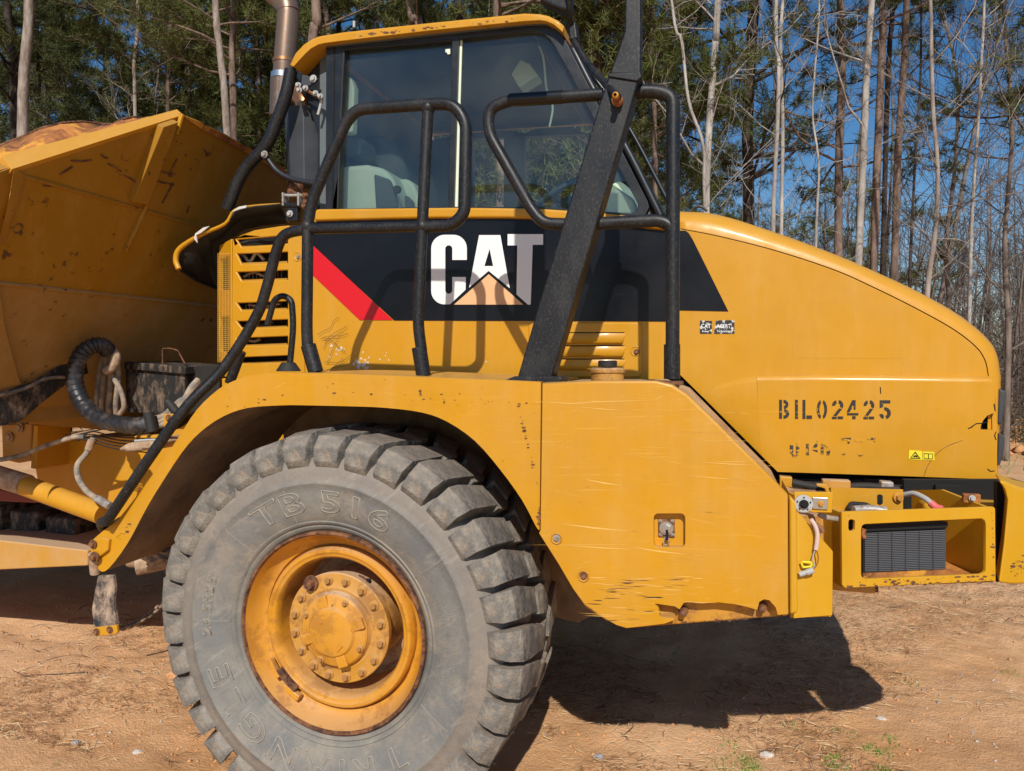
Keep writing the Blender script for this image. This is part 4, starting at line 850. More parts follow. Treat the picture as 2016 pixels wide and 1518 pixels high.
def zlathe(name, prof, c, m, parent, n=32, ang=35):
    bm = bmesh.new(); rings = []
    for z, r in prof: rings.append([bm.verts.new((c[0] + r * cos(2 * pi * i / n), c[1] + r * sin(2 * pi * i / n), z)) for i in range(n)])
    for a, b in zip(rings, rings[1:]):
        for i in range(n): bm.faces.new((a[i], a[(i + 1) % n], b[(i + 1) % n], b[i]))
    bm.faces.new(rings[0][::-1]); bm.faces.new(rings[-1]); bmesh.ops.recalc_face_normals(bm, faces=bm.faces); return finish(name, mesh_of(bm), m, parent, ang=ang)
c0 = Y(1196, 740, 2.45); z = lambda py: Y(1196, py, 2.45).z
neck = zlathe('filler_neck', [(DZ - .03, .056), (z(735), .056), (z(733), .061), (z(728), .061), (z(724), .055), (z(724), .03)], (c0.x, c0.y), 'worn', TK)
zlathe('filler_cap', [(z(727), .016), (z(723), .016), (z(722), .033), (z(711), .033), (z(709.5), .028)], (c0.x, c0.y), 'soot', neck, 20)

# ---------- handrails
hr = tr('rear_handrail', [(606, 690), (604, 650), (606, 440), (614, 395), (682, 238), (705, 215), (850, 205), (893, 205), (918, 240), (915, 420), (890, 444), (835, 447)], .0215, fr=.07)
tr('rail_post', [(843, 206), (832, 430), (823, 640), (830, 690)], .0205, parent=hr, fr=.15)
tr('rail_crossbar', [(832, 446), (610, 451)], .0195, parent=hr, fr=0)
tr('rail_stay', [(600, 452), (562, 462), (545, 492), (524, 570), (503, 626), (440, 725, 2.34), (368, 800, 2.27), (300, 893, 2.235), (208, 1030, 2.225)], .0205, 'black', hr, smooth=True, fr=0)
tr('stay_hook', [(214, 1024, 2.225), (200, 1030, 2.26), (212, 1042, 2.30), (240, 1026, 2.31)], .02, 'black', hr, smooth=True, fr=0)
tr('rail_sleeve', [(607, 680), (622, 733)], .0285, parent=hr, fr=0); tr('rail_sleeve', [(825, 684), (834, 740)], .027, parent=hr, fr=0)
tr('rail_brace', [(475, 692, 2.7), (452, 754, 2.7)], .022, parent=hr, fr=0)
for px, py in ((606, 446), (832, 446), (843, 213)):
    bm = bmesh.new(); bmesh.ops.create_icosphere(bm, subdivisions=2, radius=.026, matrix=Matrix.Translation(Y(px, py, YR))); finish('weld', mesh_of(bm), 'black', hr)
fh = tr('front_handrail', [(1187, 186), (1000, 198), (962, 214), (962, 262), (1048, 414), (1070, 440), (1120, 442)], .0205, fr=.085)
tr('rail_upper_bend', [(1236, 181), (1290, 179), (1325, 190), (1325, 330), (1324, 690)], .0225, parent=fh, fr=.09)
tr('rail_lower_bar', [(1160, 441), (1300, 434), (1324, 446), (1324, 500)], .0215, parent=fh, fr=.05)
tr('grip_tape', [(1004, 197.5), (1108, 191)], .0222, 'tape', fh, fr=0)
tr('rail_sleeve', [(1323, 678), (1323, 746)], .0265, parent=fh, fr=0)
tr('small_grab_handle', [(526, 640, 2.5), (540, 590, 2.5), (556, 581, 2.5), (574, 590, 2.5), (578, 640, 2.5), (571, 716, 2.5)], .0125, 'black', TK, fr=.05)
for (cx, wx, d) in ((568, .11, 2.5),):
    c = Y(cx, 722, d); bm = bmesh.new(); bmesh.ops.create_cone(bm, cap_ends=True, segments=20, radius1=.05, radius2=.026, depth=.036, matrix=Matrix.Translation(c)); finish('handle_boot', mesh_of(bm), 'soot', TK, .004)
for (x0, x1, d, m_) in ((592, 640, YR, 'rustd'), (806, 866, YR, 'black'), (1290, 1345, YR, 'rustd')):
    a = Y(x0, 746, d); b = Y(x1, 746, d); box('rail_foot', Vector(((a.x + b.x) / 2, d, DZ - .001)), (b.x - a.x, .09, .012), m_, deck, .003)
# sloping box beam that carries the mirror
B1 = PY([(1198, 148), (1259, 148), (1246, 195), (1086, 744), (1018, 744), (1060, 600), (1176, 215)], YR - .06)
beam = prism('mirror_beam', B1, .085, 'black', TK, bev=.007, seg=3)
prism('beam_mast', PY([(1233, -90), (1262, -90), (1261, 146), (1200, 146), (1229, 62)], YR - .05), .06, 'black', beam, bev=.006)
prism('beam_cap', PY([(1196, 144), (1261, 141), (1263, 152), (1254, 160), (1197, 151)], YR - .066), .095, 'black', beam, bev=.004)
prism('beam_foot', PY([(990, 750), (1012, 741), (1102, 741), (1108, 747), (1096, 757), (1000, 757)], YR - .085), .14, 'black', beam, bev=.004)
bb = lathe('beam_bolt', [(YR - .068, .018), (YR - .085, .018), (YR - .09, .011), (YR - .125, .010), (YR - .13, .005)], (Y(1216, 199, YR - .07).x, Y(1216, 199, YR - .07).z), 'rust', beam, 16)
tr('mirror_strut', [(1130, 82, 2.5), (1160, 130, 2.45), (1217, 192, YR - .1)], .012, 'black', TK, fr=.05)
prism('strut_bracket', PY([(1117, 40), (1133, 40), (1138, 76), (1120, 80)], 2.5), .05, 'black', TK, bev=.008)
tr('mirror_arm', [(1126, 45, 2.5), (1121, 20, 2.46), (1115, -70, 2.4)], .0085, 'black', TK, fr=.02)
prism('roof_mirror', PY([(1058, -40), (1126, -40), (1122, 22), (1104, 20), (1062, 2)], 2.46), .06, 'black', TK, bev=.012)
# side mirror out above the frame; it throws the tall shadow across the side panel
def back(px, py, dy): return Y(px, py, YS) - SUN_TRAVEL * (dy / SUN_TRAVEL.y)
mp = [back(*p, 1.15) for p in ((1012, 425), (1020, 414), (1055, 412), (1066, 425), (1067, 630), (1058, 643), (1020, 645), (1010, 630))]
prism('side_mirror', mp, .07, 'black', TK, bev=.01)
mt_ = sum(mp, Vector()) / 8
tube('mirror_boom', fillet([Y(1245, -80, YR - .02), mt_ + Vector((0.02, .05, .42)), mt_ + Vector((0, .03, .1))], .08), .014, 'black', TK)
# ---------- cab
RO = [(568, 127), (581, 103), (596, 87), (612, 76), (627, 70), (674, 62), (850, 43), (1000, 28), (1032, 24.5), (1062, 26), (1080, 30), (1098, 39), (1110, 50)]
RI = [(1109, 66), (1099, 56), (1089, 48), (1075, 42), (1062, 40), (1032, 42), (850, 60), (662, 82), (640, 85), (627, 88), (612, 96), (601, 106), (578, 132)]
roof = prism('cab_roof', PY(RO + RI, YS - .05), 1.40, 'hood', TK, bev=.014, seg=4, weights={i: 1 for i in range(12)}, wmin=.25)
prism('roof_panel', PY([(588, 100), (627, 78), (1032, 32), (1080, 38), (1100, 55), (1075, 48), (1040, 48), (640, 92)], YS - .02), 1.34, 'dash', roof)
# side frame: outer ring with two glazed openings
OUT = [(642, 86), (850, 61), (1032, 43), (1064, 41), (1086, 49), (1100, 60), (1113, 79), (1179, 209), (1275, 396), (1278, 408), (1270, 424), (1255, 430), (1180, 420), (1060, 411), (900, 410), (641, 412)]
WL = [(679, 98), (890, 79), (886, 240), (882, 407), (666, 411), (671, 250)]
WR = [(903, 76), (1032, 61), (1050, 60), (1068, 65), (1082, 76), (1093, 92), (1141, 180), (1256, 402), (1256, 412), (1246, 420), (1180, 416), (1060, 407), (893, 407), (898, 240)]
frame = prism('cab_side_frame', PY(OUT, YS - .006), .045, 'frame', TK, bev=.007, seg=3, holes=[PY(WL, YS - .006), PY(WR, YS - .006)])
prism('door_gap_strip', PY([(656.5, 84), (659, 84), (655, 412), (652.5, 412)], YS - .0095), .004, 'dark', frame)
for nm, WW in (('window_pane', WL), ('window_pane', WR)):
    g = PY(WW, YS + .02); c = sum(g, Vector()) / len(g); prism(nm, [c + (p - c) * 1.02 for p in g], .004, 'glass', frame)
sheet('pale_gasket', [(903, 76), (910, 75), (905, 240), (901, 407), (893, 407), (898, 240)], YS + .012, 'trim', frame, .006)
tr('window_gasket', [(677, 100), (670, 250), (665, 410)], .005, 'soot', frame, YS - .004, fr=0); tr('window_gasket', [(677, 98), (890, 79)], .005, 'soot', frame, YS - .004, fr=0)
sheet('window_catch', [(877, 97), (886, 96), (886, 106), (881, 107), (880, 103), (877, 103)], YS + .01, 'trim', frame, .005)
# dark scooped corner under the rear of the roof and rear wall
prism('cab_rear_corner', PY([(600, 112), (614, 99), (628, 91), (641, 88), (641, 412), (624, 412), (626, 260), (600, 180), (578, 140)], YS + .06), .06, 'frame', TK)
tr('corner_seal', [(578, 137), (592, 115), (612, 99), (640, 89)], .010, 'soot', TK, YS - .01, fr=0, smooth=True)
FY = 4.30
rear_ = [Y(640, 88, YS + .03), Y(640, 412, YS + .03)]
prism('cab_rear_wall', [Vector((rear_[0].x, YS + .05, rear_[0].z)), Vector((rear_[0].x, FY, rear_[0].z)), Vector((rear_[1].x, FY, rear_[1].z)), Vector((rear_[1].x, YS + .05, rear_[1].z))], Vector((-.04, 0, 0)), 'dash', TK)
prism('cab_floor', PY([(641, 424), (1290, 440), (1290, 446), (641, 430)], YS + .03), FY - YS, 'dash', TK)
# far side wall with openings through which the woods show
def far(px, py): return Y(px, py, FY)
xa, xb = rear_[0].x, Y(1275, 400, YS).x
FO_ = [Vector((xa, FY, rear_[0].z)), Vector((Y(1080, 50, YS).x, FY, Y(1080, 50, YS).z)), Vector((xb, FY, Y(1275, 400, YS).z)), Vector((xb, FY, 1.9)), Vector((xa, FY, 1.9))]
FO_ = [Vector((xa, FY, 3.12)), Vector((-.66, FY, 3.07)), Vector((xb + .03, FY, 2.2)), Vector((xb + .03, FY, 1.95)), Vector((xa, FY, 1.95))]
h1 = [far(*p) for p in ((930, 262), (992, 256), (992, 455), (932, 455))]; h2 = [far(*p) for p in ((1033, 262), (1060, 253), (1125, 250), (1150, 262), (1190, 330), (1215, 380), (1215, 455), (1033, 455))]
h3 = [far(*p) for p in ((840, 300), (905, 290), (905, 455), (840, 455))]
prism('cab_far_side', FO_, .04, 'dash', TK, holes=[h1, h2])
# front: pillars and windscreen
tr('front_pillar', [(1128, 98), (1170, 180), (1240, 305), (1300, 425)], .017, 'frame', TK, YS + .02, fr=0, smooth=True)
tr('front_pillar', [(1090, 60, FY), (1225, 330, FY), (1262, 420, FY)], .03, 'frame', TK, FY, fr=0)
tr('screen_edge', [(1118, 88, YS + .1), (1168, 150, YS + .1), (1240, 255, YS + .1), (1317, 400, YS + .1)], .010, 'frame', TK, YS + .1, fr=0, smooth=True)
a, b = Y(1122, 90, YS + .08), Y(1312, 425, YS + .08)
prism('windscreen', [a, b, Vector((b.x, FY - .05, b.z)), Vector((a.x, FY - .05, a.z))], Vector((.005, 0, .004)), 'glass', TK)
prism('pillar_filler', PY([(1110, 66), (1122, 88), (1170, 170), (1298, 424), (1280, 424), (1276, 398), (1180, 209), (1113, 79)], YS + .03), .03, 'dark', TK)
tr('roof_tail_tube', [(573, 138), (563, 190), (545, 240), (525, 290), (486, 328), (468, 358), (447, 412)], .030, 'black', TK, 2.98, fr=.12)
tr('guard_stay', [(522, 306), (545, 338), (570, 352), (632, 364)], .013, 'hose', TK, 2.95, fr=.08)
bolt('stay_bolt', Y(521, 304, 2.93), .012, .014, TK, 'steel')
# interior
seat = prism('driver_seat', PY([(668, 326), (720, 322), (756, 330), (772, 350), (780, 372), (784, 430), (668, 430)], YS + .10), .22, 'trim', TK, bev=.03, seg=4)
prism('seat_cushion_side', PY([(735, 342), (765, 352), (778, 380), (782, 425), (740, 425)], YS + .08), .03, 'seat', seat, bev=.01); lathe('seat_knob', [(YS + .08, .02), (YS + .065, .018), (YS + .062, 0)], (Y(768, 366, YS).x, Y(768, 366, YS).z), 'soot', seat, 20)
prism('armrest', PY([(782, 352), (800, 350), (812, 360), (824, 385), (830, 425), (786, 425)], YS + .22), .10, 'trim', TK, bev=.02)
prism('armrest', PY([(784, 386), (800, 384), (812, 396), (818, 430), (784, 430)], YS + .19), .03, 'seat', TK, bev=.01)
prism('rear_pillar_trim', PY([(680, 148), (690, 152), (697, 170), (694, 260), (684, 262), (672, 262), (676, 200)], YS + .06), .05, 'trim', TK, bev=.01)
prism('headrest', PY([(675, 268), (700, 264), (708, 272), (708, 304), (675, 306)], YS + .15), .18, 'seat', seat, bev=.02)
prism('seat_back', PY([(700, 268), (745, 262), (775, 275), (800, 340), (806, 425), (720, 425)], YS + .40), .45, 'seat', seat, bev=.05, seg=4)
dash = prism('dashboard', PY([(1160, 400), (1215, 350), (1262, 385), (1285, 432), (1130, 432)], YS + .25), .75, 'trim', TK, bev=.03)
prism('side_console', PY([(1178, 370), (1200, 358), (1250, 392), (1256, 425), (1190, 425)], YS + .06), .14, 'trim', dash, bev=.02)
wc = Y(1115, 392, YS + .62); bm = bmesh.new(); q = Matrix.Translation(wc) @ Matrix.Rotation(radians(-28), 4, 'Y')
ringp = [q @ Vector((.21 * cos(t), .21 * sin(t), 0)) for t in [2 * pi * k / 40 for k in range(41)]]; sweep(bm, ringp, .014, 8, False); bmesh.ops.recalc_face_normals(bm, faces=bm.faces); sw = finish('steering_wheel', mesh_of(bm), 'dash', TK)
for t in (90, 210, 330): tube('wheel_spoke', [q @ Vector((.21 * cos(radians(t)), .21 * sin(radians(t)), 0)), q @ Vector((0, 0, -.02))], .010, 'dash', sw)
tube('steering_column', [q @ Vector((0, 0, 0)), q @ Vector((.05, 0, -.35))], .04, 'dash', sw)
ib = prism('warning_lamp_box', PY([(1006, 145), (1024, 116), (1042, 124), (1060, 148), (1022, 172), (1018, 166)], YS + .32), .10, 'trim', TK, bev=.008)
tr('curly_cable', [(1056, 80), (1070, 115), (1076, 175), (1088, 210), (1082, 250)], .005, 'trim', TK, YS + .2, fr=0, smooth=True)
tr('aerial', [(697, 54), (697, 42)], .007, 'clear', roof, YS + .3, fr=0)

# ---------- exhaust and guard behind the cab
ex = tube('exhaust_stack', [Y(556, 215, 3.25), Y(560, 130, 3.25), Y(568, 30, 3.25), Y(567, 16, 3.25), Y(553, -2, 3.25), Y(520, -30, 3.25)], .0555, 'stack', TK, 24)
tube('stack_mouth', [Y(568, 24, 3.249), Y(566, 12, 3.249), Y(553, -2, 3.249), Y(515, -34, 3.249)], .0563, 'stack', ex, 24)
tube('pipe_band', [Y(560, 119, 3.25), Y(560, 125, 3.25)], .059, 'copper', ex, 24); tube('pipe_clamp', [Y(557, 146, 3.25), Y(557, 157, 3.25)], .060, 'chrome', ex, 24); tube('pipe_collar', [Y(555, 158, 3.25), Y(553, 230, 3.25)], .0575, 'stack', ex, 24)
GX = Y(596, 300, 3.15); gt, gb = Y(596, 213, 3.1).z, Y(596, 358, 3.1).z
bm = bmesh.new(); R1, R2 = .108, .102; ra = []
for zz, R_ in ((gb, R2), (gt, R1)): ra.append([bm.verts.new((GX.x + .02 + R_ * cos(pi / 8 + k * pi / 4), 3.16 + R_ * sin(pi / 8 + k * pi / 4), zz)) for k in range(8)])
for k in range(8): bm.faces.new((ra[0][k], ra[0][(k + 1) % 8], ra[1][(k + 1) % 8], ra[1][k]))
bm.faces.new(ra[0]); bmesh.ops.recalc_face_normals(bm, faces=bm.faces); mg = finish('muffler_guard', mesh_of(bm), 'muff', TK, .004)
P = smoothpath([Y(600, 232, 3.16), Y(600, 205, 3.16), Y(592, 190, 3.18), Y(576, 182, 3.22)], 6); tube('copper_elbow', P, .045, 'copper', mg, 20)
prism('guard_bracket', PY([(594, 146), (626, 154), (624, 160), (606, 170), (592, 168)], 3.0), .012, 'muff', mg, bev=.003); bolt('guard_bolt', Y(617, 155, 2.99), .012, .012, mg, 'clear')
tr('clamp_rod', [(588, 172), (604, 178), (620, 188), (634, 196)], .008, 'rustd', mg, 3.0, fr=0, smooth=True)
for px, py in ((588, 168), (590, 178), (602, 174), (622, 184), (631, 190)): bolt('clamp_nut', Y(px, py, 2.985), .009, .016, mg, 'clear')
tr('clamp_band', [(634, 196), (630, 212), (626, 226)], .007, 'clear', mg, 3.0, fr=0)
# hinge standing on the side panel corner
hg = box('hinge_post', Y(577, 418, 2.96), (.065, .03, .085), 'black', TK, .004)
for px in (562, 592): box('hinge_cheek', Y(px, 394, 2.96), (.010, .05, .062), 'steel', hg, .003)
tr('hinge_pin', [(558, 385), (598, 385)], .008, 'steel', hg, 2.95, fr=0); tr('hinge_pin', [(556, 404), (600, 405)], .013, 'black', hg, 2.95, fr=0); bolt('hinge_bolt', Y(571, 421, 2.94), .011, .014, hg, 'clear')
for px, py in ((600, 385), (601, 398), (598, 406)): bolt('hinge_nut', Y(px, py, 2.94), .010, .02, hg, 'rustd', axis=Vector((1, -.3, 0)))
tube('hinge_shaft', [Y(582, 356, 3.02), Y(582, 384, 3.02)], .04, 'rustd', hg)

# ---------- radiator side grille
GX0 = Y(455, 600, YS)
_g2 = Y(428, 600, YS + .07); cp = VP((GX0.x, YS), (_g2.x, YS + .07))
slots = [(466, 484), (496, 518), (532, 551), (593, 609), (629, 644), (662, 679), (700, 714)]
L_, R__ = 470, 566
def slope_top(px): return 440 + (598 - px) * .11 + (max(0, 500 - px)) * .12
outline = [(456, 474), (475, 462), (500, 453), (550, 445), (599, 441), (599, 745), (456, 745)]
holes = []
for i, (y0, y1) in enumerate(slots):
    dy = (566 - 470) * .04; x0 = 466 + (0 if i < 4 else 0)
    holes.append(PY([(x0, y0 + dy + (3 if i == 0 else 0)), (R__, y0), (R__, y1), (x0 + 10, y1 + dy * .6)], YS - .004) if i else PY([(466, 472), (R__, 463), (R__, 479), (476, 487)], YS - .004))
grille = prism('side_grille', PY(outline, YS - .004), .016, 'hood', TK, bev=.006, seg=2, holes=holes)
for i, (y0, y1) in enumerate(slots):
    y1b = y1 + 9
    dp = Y(468, y0, YS + .012); a = [Y(468, y1 - 1, YS + .05), Y(566, y1 - 5, YS + .05), Y(566, y1 + 2, YS + .002), Y(474, y1 + 3, YS + .002)]
    prism('louvre_slat', a, Vector((0, .004, -.012)), 'hood', grille, bev=.003)
prism('mesh_corner', [cp.at(455, 470), cp.at(456, 745), cp.at(438, 742), cp.at(430, 690), cp.at(428, 520), cp.at(432, 482)], cp.n * .02, 'hood', TK, bev=.006, holes=[[cp.at(451, 503), cp.at(451, 572), cp.at(434, 570), cp.at(433, 512)], [cp.at(451, 622), cp.at(451, 700), cp.at(434, 690), cp.at(432, 625)]])
bm = bmesh.new()
for i in range(9): x = 429 + i * 3; sweep(bm, [cp.at(x, 498, -.004), cp.at(x, 712, -.006)], .0011, 4)
for i in range(54): y_ = 500 + i * 4; sweep(bm, [cp.at(428, y_ + 1, -.005), cp.at(453, y_, -.005)], .0011, 4)
ms = finish('mesh_screen', mesh_of(bm), 'grid', TK); ms['kind'] = 'stuff'
prism('grille_core', [Y(434, 478, YS + .09), Y(598, 448, YS + .09), Y(598, 745, YS + .09), Y(440, 745, YS + .09)], .06, 'dark', TK)
for pts, m_ in (([(470, 480), (500, 474), (530, 478), (566, 470)], 'hose'), ([(478, 500), (492, 515), (505, 498), (520, 512)], 'clear'), ([(480, 545), (500, 536), (525, 545), (540, 535)], 'steel'), ([(490, 600), (520, 604), (552, 598)], 'steel'), ([(488, 634), (512, 640), (540, 634)], 'hose'), ([(480, 668), (500, 672), (512, 668)], 'grhose')):
    tr('engine_pipe', pts, .008, m_, grille, YS + .06, fr=0, smooth=True)
for px in range(484, 560, 7): tr('cooling_fin', [(px, 532, YS + .075), (px, 612, YS + .075)], .0016, 'steel', grille, fr=0, n=4)
gc = Y(587, 505, YS); lathe('grille_bolt_dish', [(YS - .005, .024), (YS - .0075, .021), (YS - .0045, .014), (YS - .0045, 0)], (gc.x, gc.z), 'hood', grille, n=24); bolt('grille_bolt', Y(588, 506, YS - .004), .008, .01, grille, 'steel')
prism('grille_step', PY([(436, 745), (600, 741), (600, 760), (436, 775)], YS - .01), .10, 'hood', TK, bev=.006)
# torn engine cowl behind the grille
rimp = [(552, 401), (500, 405), (462, 414), (444, 440), (405, 458), (375, 474), (352, 492), (346, 512), (352, 530)]
RP = smoothpath([Y(p[0], p[1], 2.97 - i * .002) for i, p in enumerate(rimp)], 4)
cowl = tube('torn_cowl', RP, .0105, 'hood', TK, 10, rf=lambda i, t: .3 + 1.0 * min(1, t * 1.3))
ctop = [(552, 403, 2.95), (500, 408, 2.955), (464, 417, 2.96), (446, 443, 2.965), (408, 461, 2.97), (378, 477, 2.975), (356, 494, 2.975), (350, 512, 2.98), (352, 530, 2.985)]
cbot = [(566, 440, 3.22), (520, 444, 3.22), (482, 452, 3.23), (455, 470, 3.24), (430, 498, 3.27), (428, 540, 3.29), (428, 568, 3.30), (388, 553, 3.16), (360, 535, 3.02)]
cowl_in = raw('cowl_inside', [Y(*p) for p in ctop] + [Y(*p) for p in cbot], [(i, i + 1, i + 10, i + 9) for i in range(8)], 'soot', cowl, smooth=True); _m = cowl_in.modifiers.new('thick', 'SOLIDIFY'); _m.thickness = .006
tr('cowl_edge', [(352, 530), (388, 553, 3.16), (428, 569, 3.3)], .006, 'soot', cowl, 2.985, fr=0)
prism('torn_fibre', PY([(412, 445), (396, 458), (386, 463), (388, 478), (382, 470), (384, 460), (400, 448)], 2.94), .006, 'ptch', cowl)
prism('torn_fibre', PY([(455, 418), (470, 407), (486, 404), (484, 409), (470, 412)], 2.94), .006, 'ptch', cowl)

# ---------- dump body
BX = -2.8
def b(px, py, x=BX): return XP(px, py, x)
def bprism(name, pts, dep, m, parent, **k): return prism(name, pts, dep if isinstance(dep, Vector) else Vector((dep, 0, 0)), m, parent, **k)
bodyp = thing if False else None
# the front wall leans forward over the hitch, so all its facets lie in shade
LN = GP((BX, 0, 2.03), (1, 0, -.46)); LL = GP((BX, 0, 2.03), (1, 0, -.55))
def b(px, py, off=0.): return LN.at(px, py, off)
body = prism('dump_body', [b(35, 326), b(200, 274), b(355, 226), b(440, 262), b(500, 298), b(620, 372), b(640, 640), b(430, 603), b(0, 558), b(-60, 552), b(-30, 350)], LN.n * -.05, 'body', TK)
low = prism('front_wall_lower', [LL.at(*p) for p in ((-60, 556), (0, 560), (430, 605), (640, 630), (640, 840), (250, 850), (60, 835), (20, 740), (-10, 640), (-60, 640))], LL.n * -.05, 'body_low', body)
prism('lower_side_gusset', [LL.at(*p, .03) for p in ((-60, 562), (0, 566), (10, 640), (36, 740), (60, 800), (20, 800), (-60, 780))], LL.n * -.06, 'body_low', body, bev=.004)
tube('weld_fold', [b(40, 345, .004), b(270, 410, .004), b(640, 517, .004)], .008, 'body', body, 6)
tube('weld_fold', [b(-40, 554, .004), b(430, 604, .004), b(640, 628, .004)], .009, 'body_low', body, 6)
prism('stiffener_rib', [b(322, 250, .045), b(352, 240, .045), b(345, 262, .045), b(293, 404, .03), b(262, 398, .03)], LN.n * -.05, 'body', body, bev=.004)
tube('stiffener_foot', [b(290, 400, .006), b(247, 494, .006)], .012, 'body', body, 6)
# sunlit lip along the top edge: a flange folded back towards the load
A0, A1 = b(24, 333, .01), b(361, 226, .01)
prism('rim_bar', [A0, A1, A1 + Vector((-.035, 0, .030)), A0 + Vector((-.05, 0, .055))], Vector((-.02, 0, -.02)), 'yellow', body, bev=.002, seg=1)  # brighter yellow than the wall: the lit copy of the same paint
prism('peak_gusset', [b(360, 224, .012), b(352, 228, .012), b(342, 264, .012), b(349, 262, .05)], Vector((0, .01, .0)), 'hood', body)
corner = b(35, 328); cz = corner.z; ny = corner.y; cx_ = corner.x
prism('corner_post', [b(26, 334, .03), b(41, 340, .03), b(30, 385, .03), b(8, 450, .03), b(-4, 480, .03), b(16, 400, .03)], Vector((-.03, .05, 0)), 'body', body, bev=.003)
SW = [Vector((cx_ - .16, ny + .45, cz - .03)), Vector((-7.2, ny + .4, cz + .02)), Vector((-7.2, ny + .4, 1.45)), Vector((BX - .35, ny + .45, 1.45)), Vector((BX - .12, ny + .45, 2.05))]
prism('side_wall', SW, .05, 'body', body)
prism('side_rim', [Vector((cx_ - .14, ny + .02, cz - .01)), Vector((-7.2, ny, cz + .03)), Vector((-7.2, ny + .5, cz + .03)), Vector((cx_ - .14, ny + .5, cz - .01))], Vector((0, 0, -.08)), 'body', body, bev=.008)
prism('side_wall', [Vector((p.x, p.y + 1.9, p.z)) for p in SW], .05, 'body', body)
prism('body_floor', [Vector((BX - .3, ny + .1, 1.5)), Vector((-7.1, ny + .1, 1.6)), Vector((-7.1, ny + 2.7, 1.6)), Vector((BX - .3, ny + 2.7, 1.5))], Vector((0, 0, -.08)), 'body_low', body)
# rusty spill sheet with a wavy torn edge behind the rim
up_px = [(-40, 306), (0, 288), (40, 272), (80, 254), (120, 243), (160, 240), (200, 245), (222, 246), (240, 236), (262, 231), (290, 236), (320, 232), (352, 226)]
lo_px = [(-40, 350), (0, 335), (30, 326), (80, 312), (120, 300), (160, 288), (200, 276), (222, 270), (240, 264), (262, 257), (290, 248), (320, 240), (352, 230)]
V = []; F = []; nn = len(up_px)
for i in range(nn):
    lo = XP(*lo_px[i], cx_ - .03 + .15 * i / nn); hi_ = XP(*up_px[i], cx_ - .36 - .08 * sin(i * 1.4) + .2 * i / nn); mid = lo.lerp(hi_, .5) + Vector((0, 0, .018 * sin(i * 2.1) + .015)); V += [lo, mid, hi_, hi_ + Vector((-.02, 0, -.03)), mid + Vector((-.02, 0, -.03))]
for i in range(nn - 1):
    for k in range(4): F.append((i * 5 + k, i * 5 + k + 1, i * 5 + k + 6, i * 5 + k + 5))
spill = raw('rusty_spill_sheet', V, F, 'rust', body, smooth=True); spill['label'] = 'rust eaten spill sheet with wavy torn edge'
tube('torn_edge', [Vector(V[i * 5 + 2]) for i in range(nn)], .008, 'rustd', body, 6)
prism('spill_sheet_far', [b(*p, .012) for p in ((357, 226), (395, 240), (430, 262), (447, 270), (500, 296), (560, 330), (560, 346), (500, 308), (440, 276), (400, 256))], LN.n * -.03, 'rust', body)
rr = random.Random(2)
for (px, py, ln, an) in ((160, 316, 40, -1), (205, 308, 14, 30), (225, 330, 30, 30), (255, 352, 28, 28), (322, 338, 48, 14), (318, 358, 50, 14), (330, 380, 46, -62), (340, 330, 40, -65), (370, 412, 16, -65), (130, 336, 30, -32), (100, 366, 30, 1), (405, 300, 14, 60)):
    a = radians(an); tube('weld_scar', [b(px - ln / 2 * cos(a), py - ln / 2 * sin(a), .002), b(px, py + rr.uniform(-2, 2), .004), b(px + ln / 2 * cos(a), py + ln / 2 * sin(a), .002)], .004, 'rustd', body, 5)

# ---------- hitch, chassis, cylinder (left of the wheel)
ch = prism('rear_chassis', [Y(*p, 3.45) for p in ((-260, 985), (40, 1010), (190, 1062), (190, 1110), (-260, 1110))], .9, 'archdirt_shade', TK, bev=.01)  # dark brown here stands in for the shadow under the cylinder
prism('chassis_shelf', [Y(*p, 2.98) for p in ((-260, 1058), (0, 1064), (172, 1084), (172, 1114), (0, 1122), (-260, 1126))], .5, 'chassis', ch, bev=.008)
prism('front_frame_plate', [Y(*p, 3.05) for p in ((60, 872), (180, 862), (330, 855), (420, 800), (560, 800), (560, 1010), (300, 1080), (205, 1040), (75, 960))], .9, 'yellow', TK, bev=.01)
prism('frame_block', [Y(*p, 2.9) for p in ((2, 836), (62, 834), (60, 908), (34, 912), (4, 905))], .25, 'chassis', TK, bev=.01)
for px, py in ((38, 842), (18, 860)): bolt('block_bolt', Y(px, py, 2.89), .018, .012, TK, 'mud')
prism('frame_rib', [Y(*p, 2.86) for p in ((66, 836), (74, 838), (72, 924), (60, 922))], .2, 'yellow', TK, bev=.004)
tube('lift_cylinder', [Y(-120, 895, 2.72), Y(0, 938, 2.72), Y(203, 1012, 2.72)], .050, 'hood', TK, 28)
tube('cylinder_sleeve', [Y(-200, 878, 2.72), Y(52, 955, 2.718)], .0535, 'mud', TK, 28)
prism('red_bracket', [Y(*p, 3.0) for p in ((-60, 950), (30, 970), (75, 985), (70, 991), (-60, 984))], .3, M.setdefault('redox', mat('red_oxide', (.22, .05, .035), .8)), TK, bev=.01)
for k in range(3): box('hitch_block', Y(20 + k * 70, 1010 + k * 12, 3.35), (.22, .3, .16), 'dirtyblack', TK, .02)
bs = VP((Y(0, 740, 2.36).x, 2.36), (Y(150, 740, 2.73).x, 2.73))
prism('rubber_flap', [bs.at(*p) for p in ((-60, 780), (0, 770), (60, 752), (110, 722), (150, 700), (158, 735), (120, 752), (70, 790), (20, 832), (-60, 850))], Vector((0, .05, 0)), 'dirtyblack', TK, bev=.004)
tube('flap_edge', smoothpath([bs.at(*p) for p in ((-60, 792), (0, 778), (50, 764), (90, 745), (140, 742))], 4), .008, 'grhose', TK, 6)
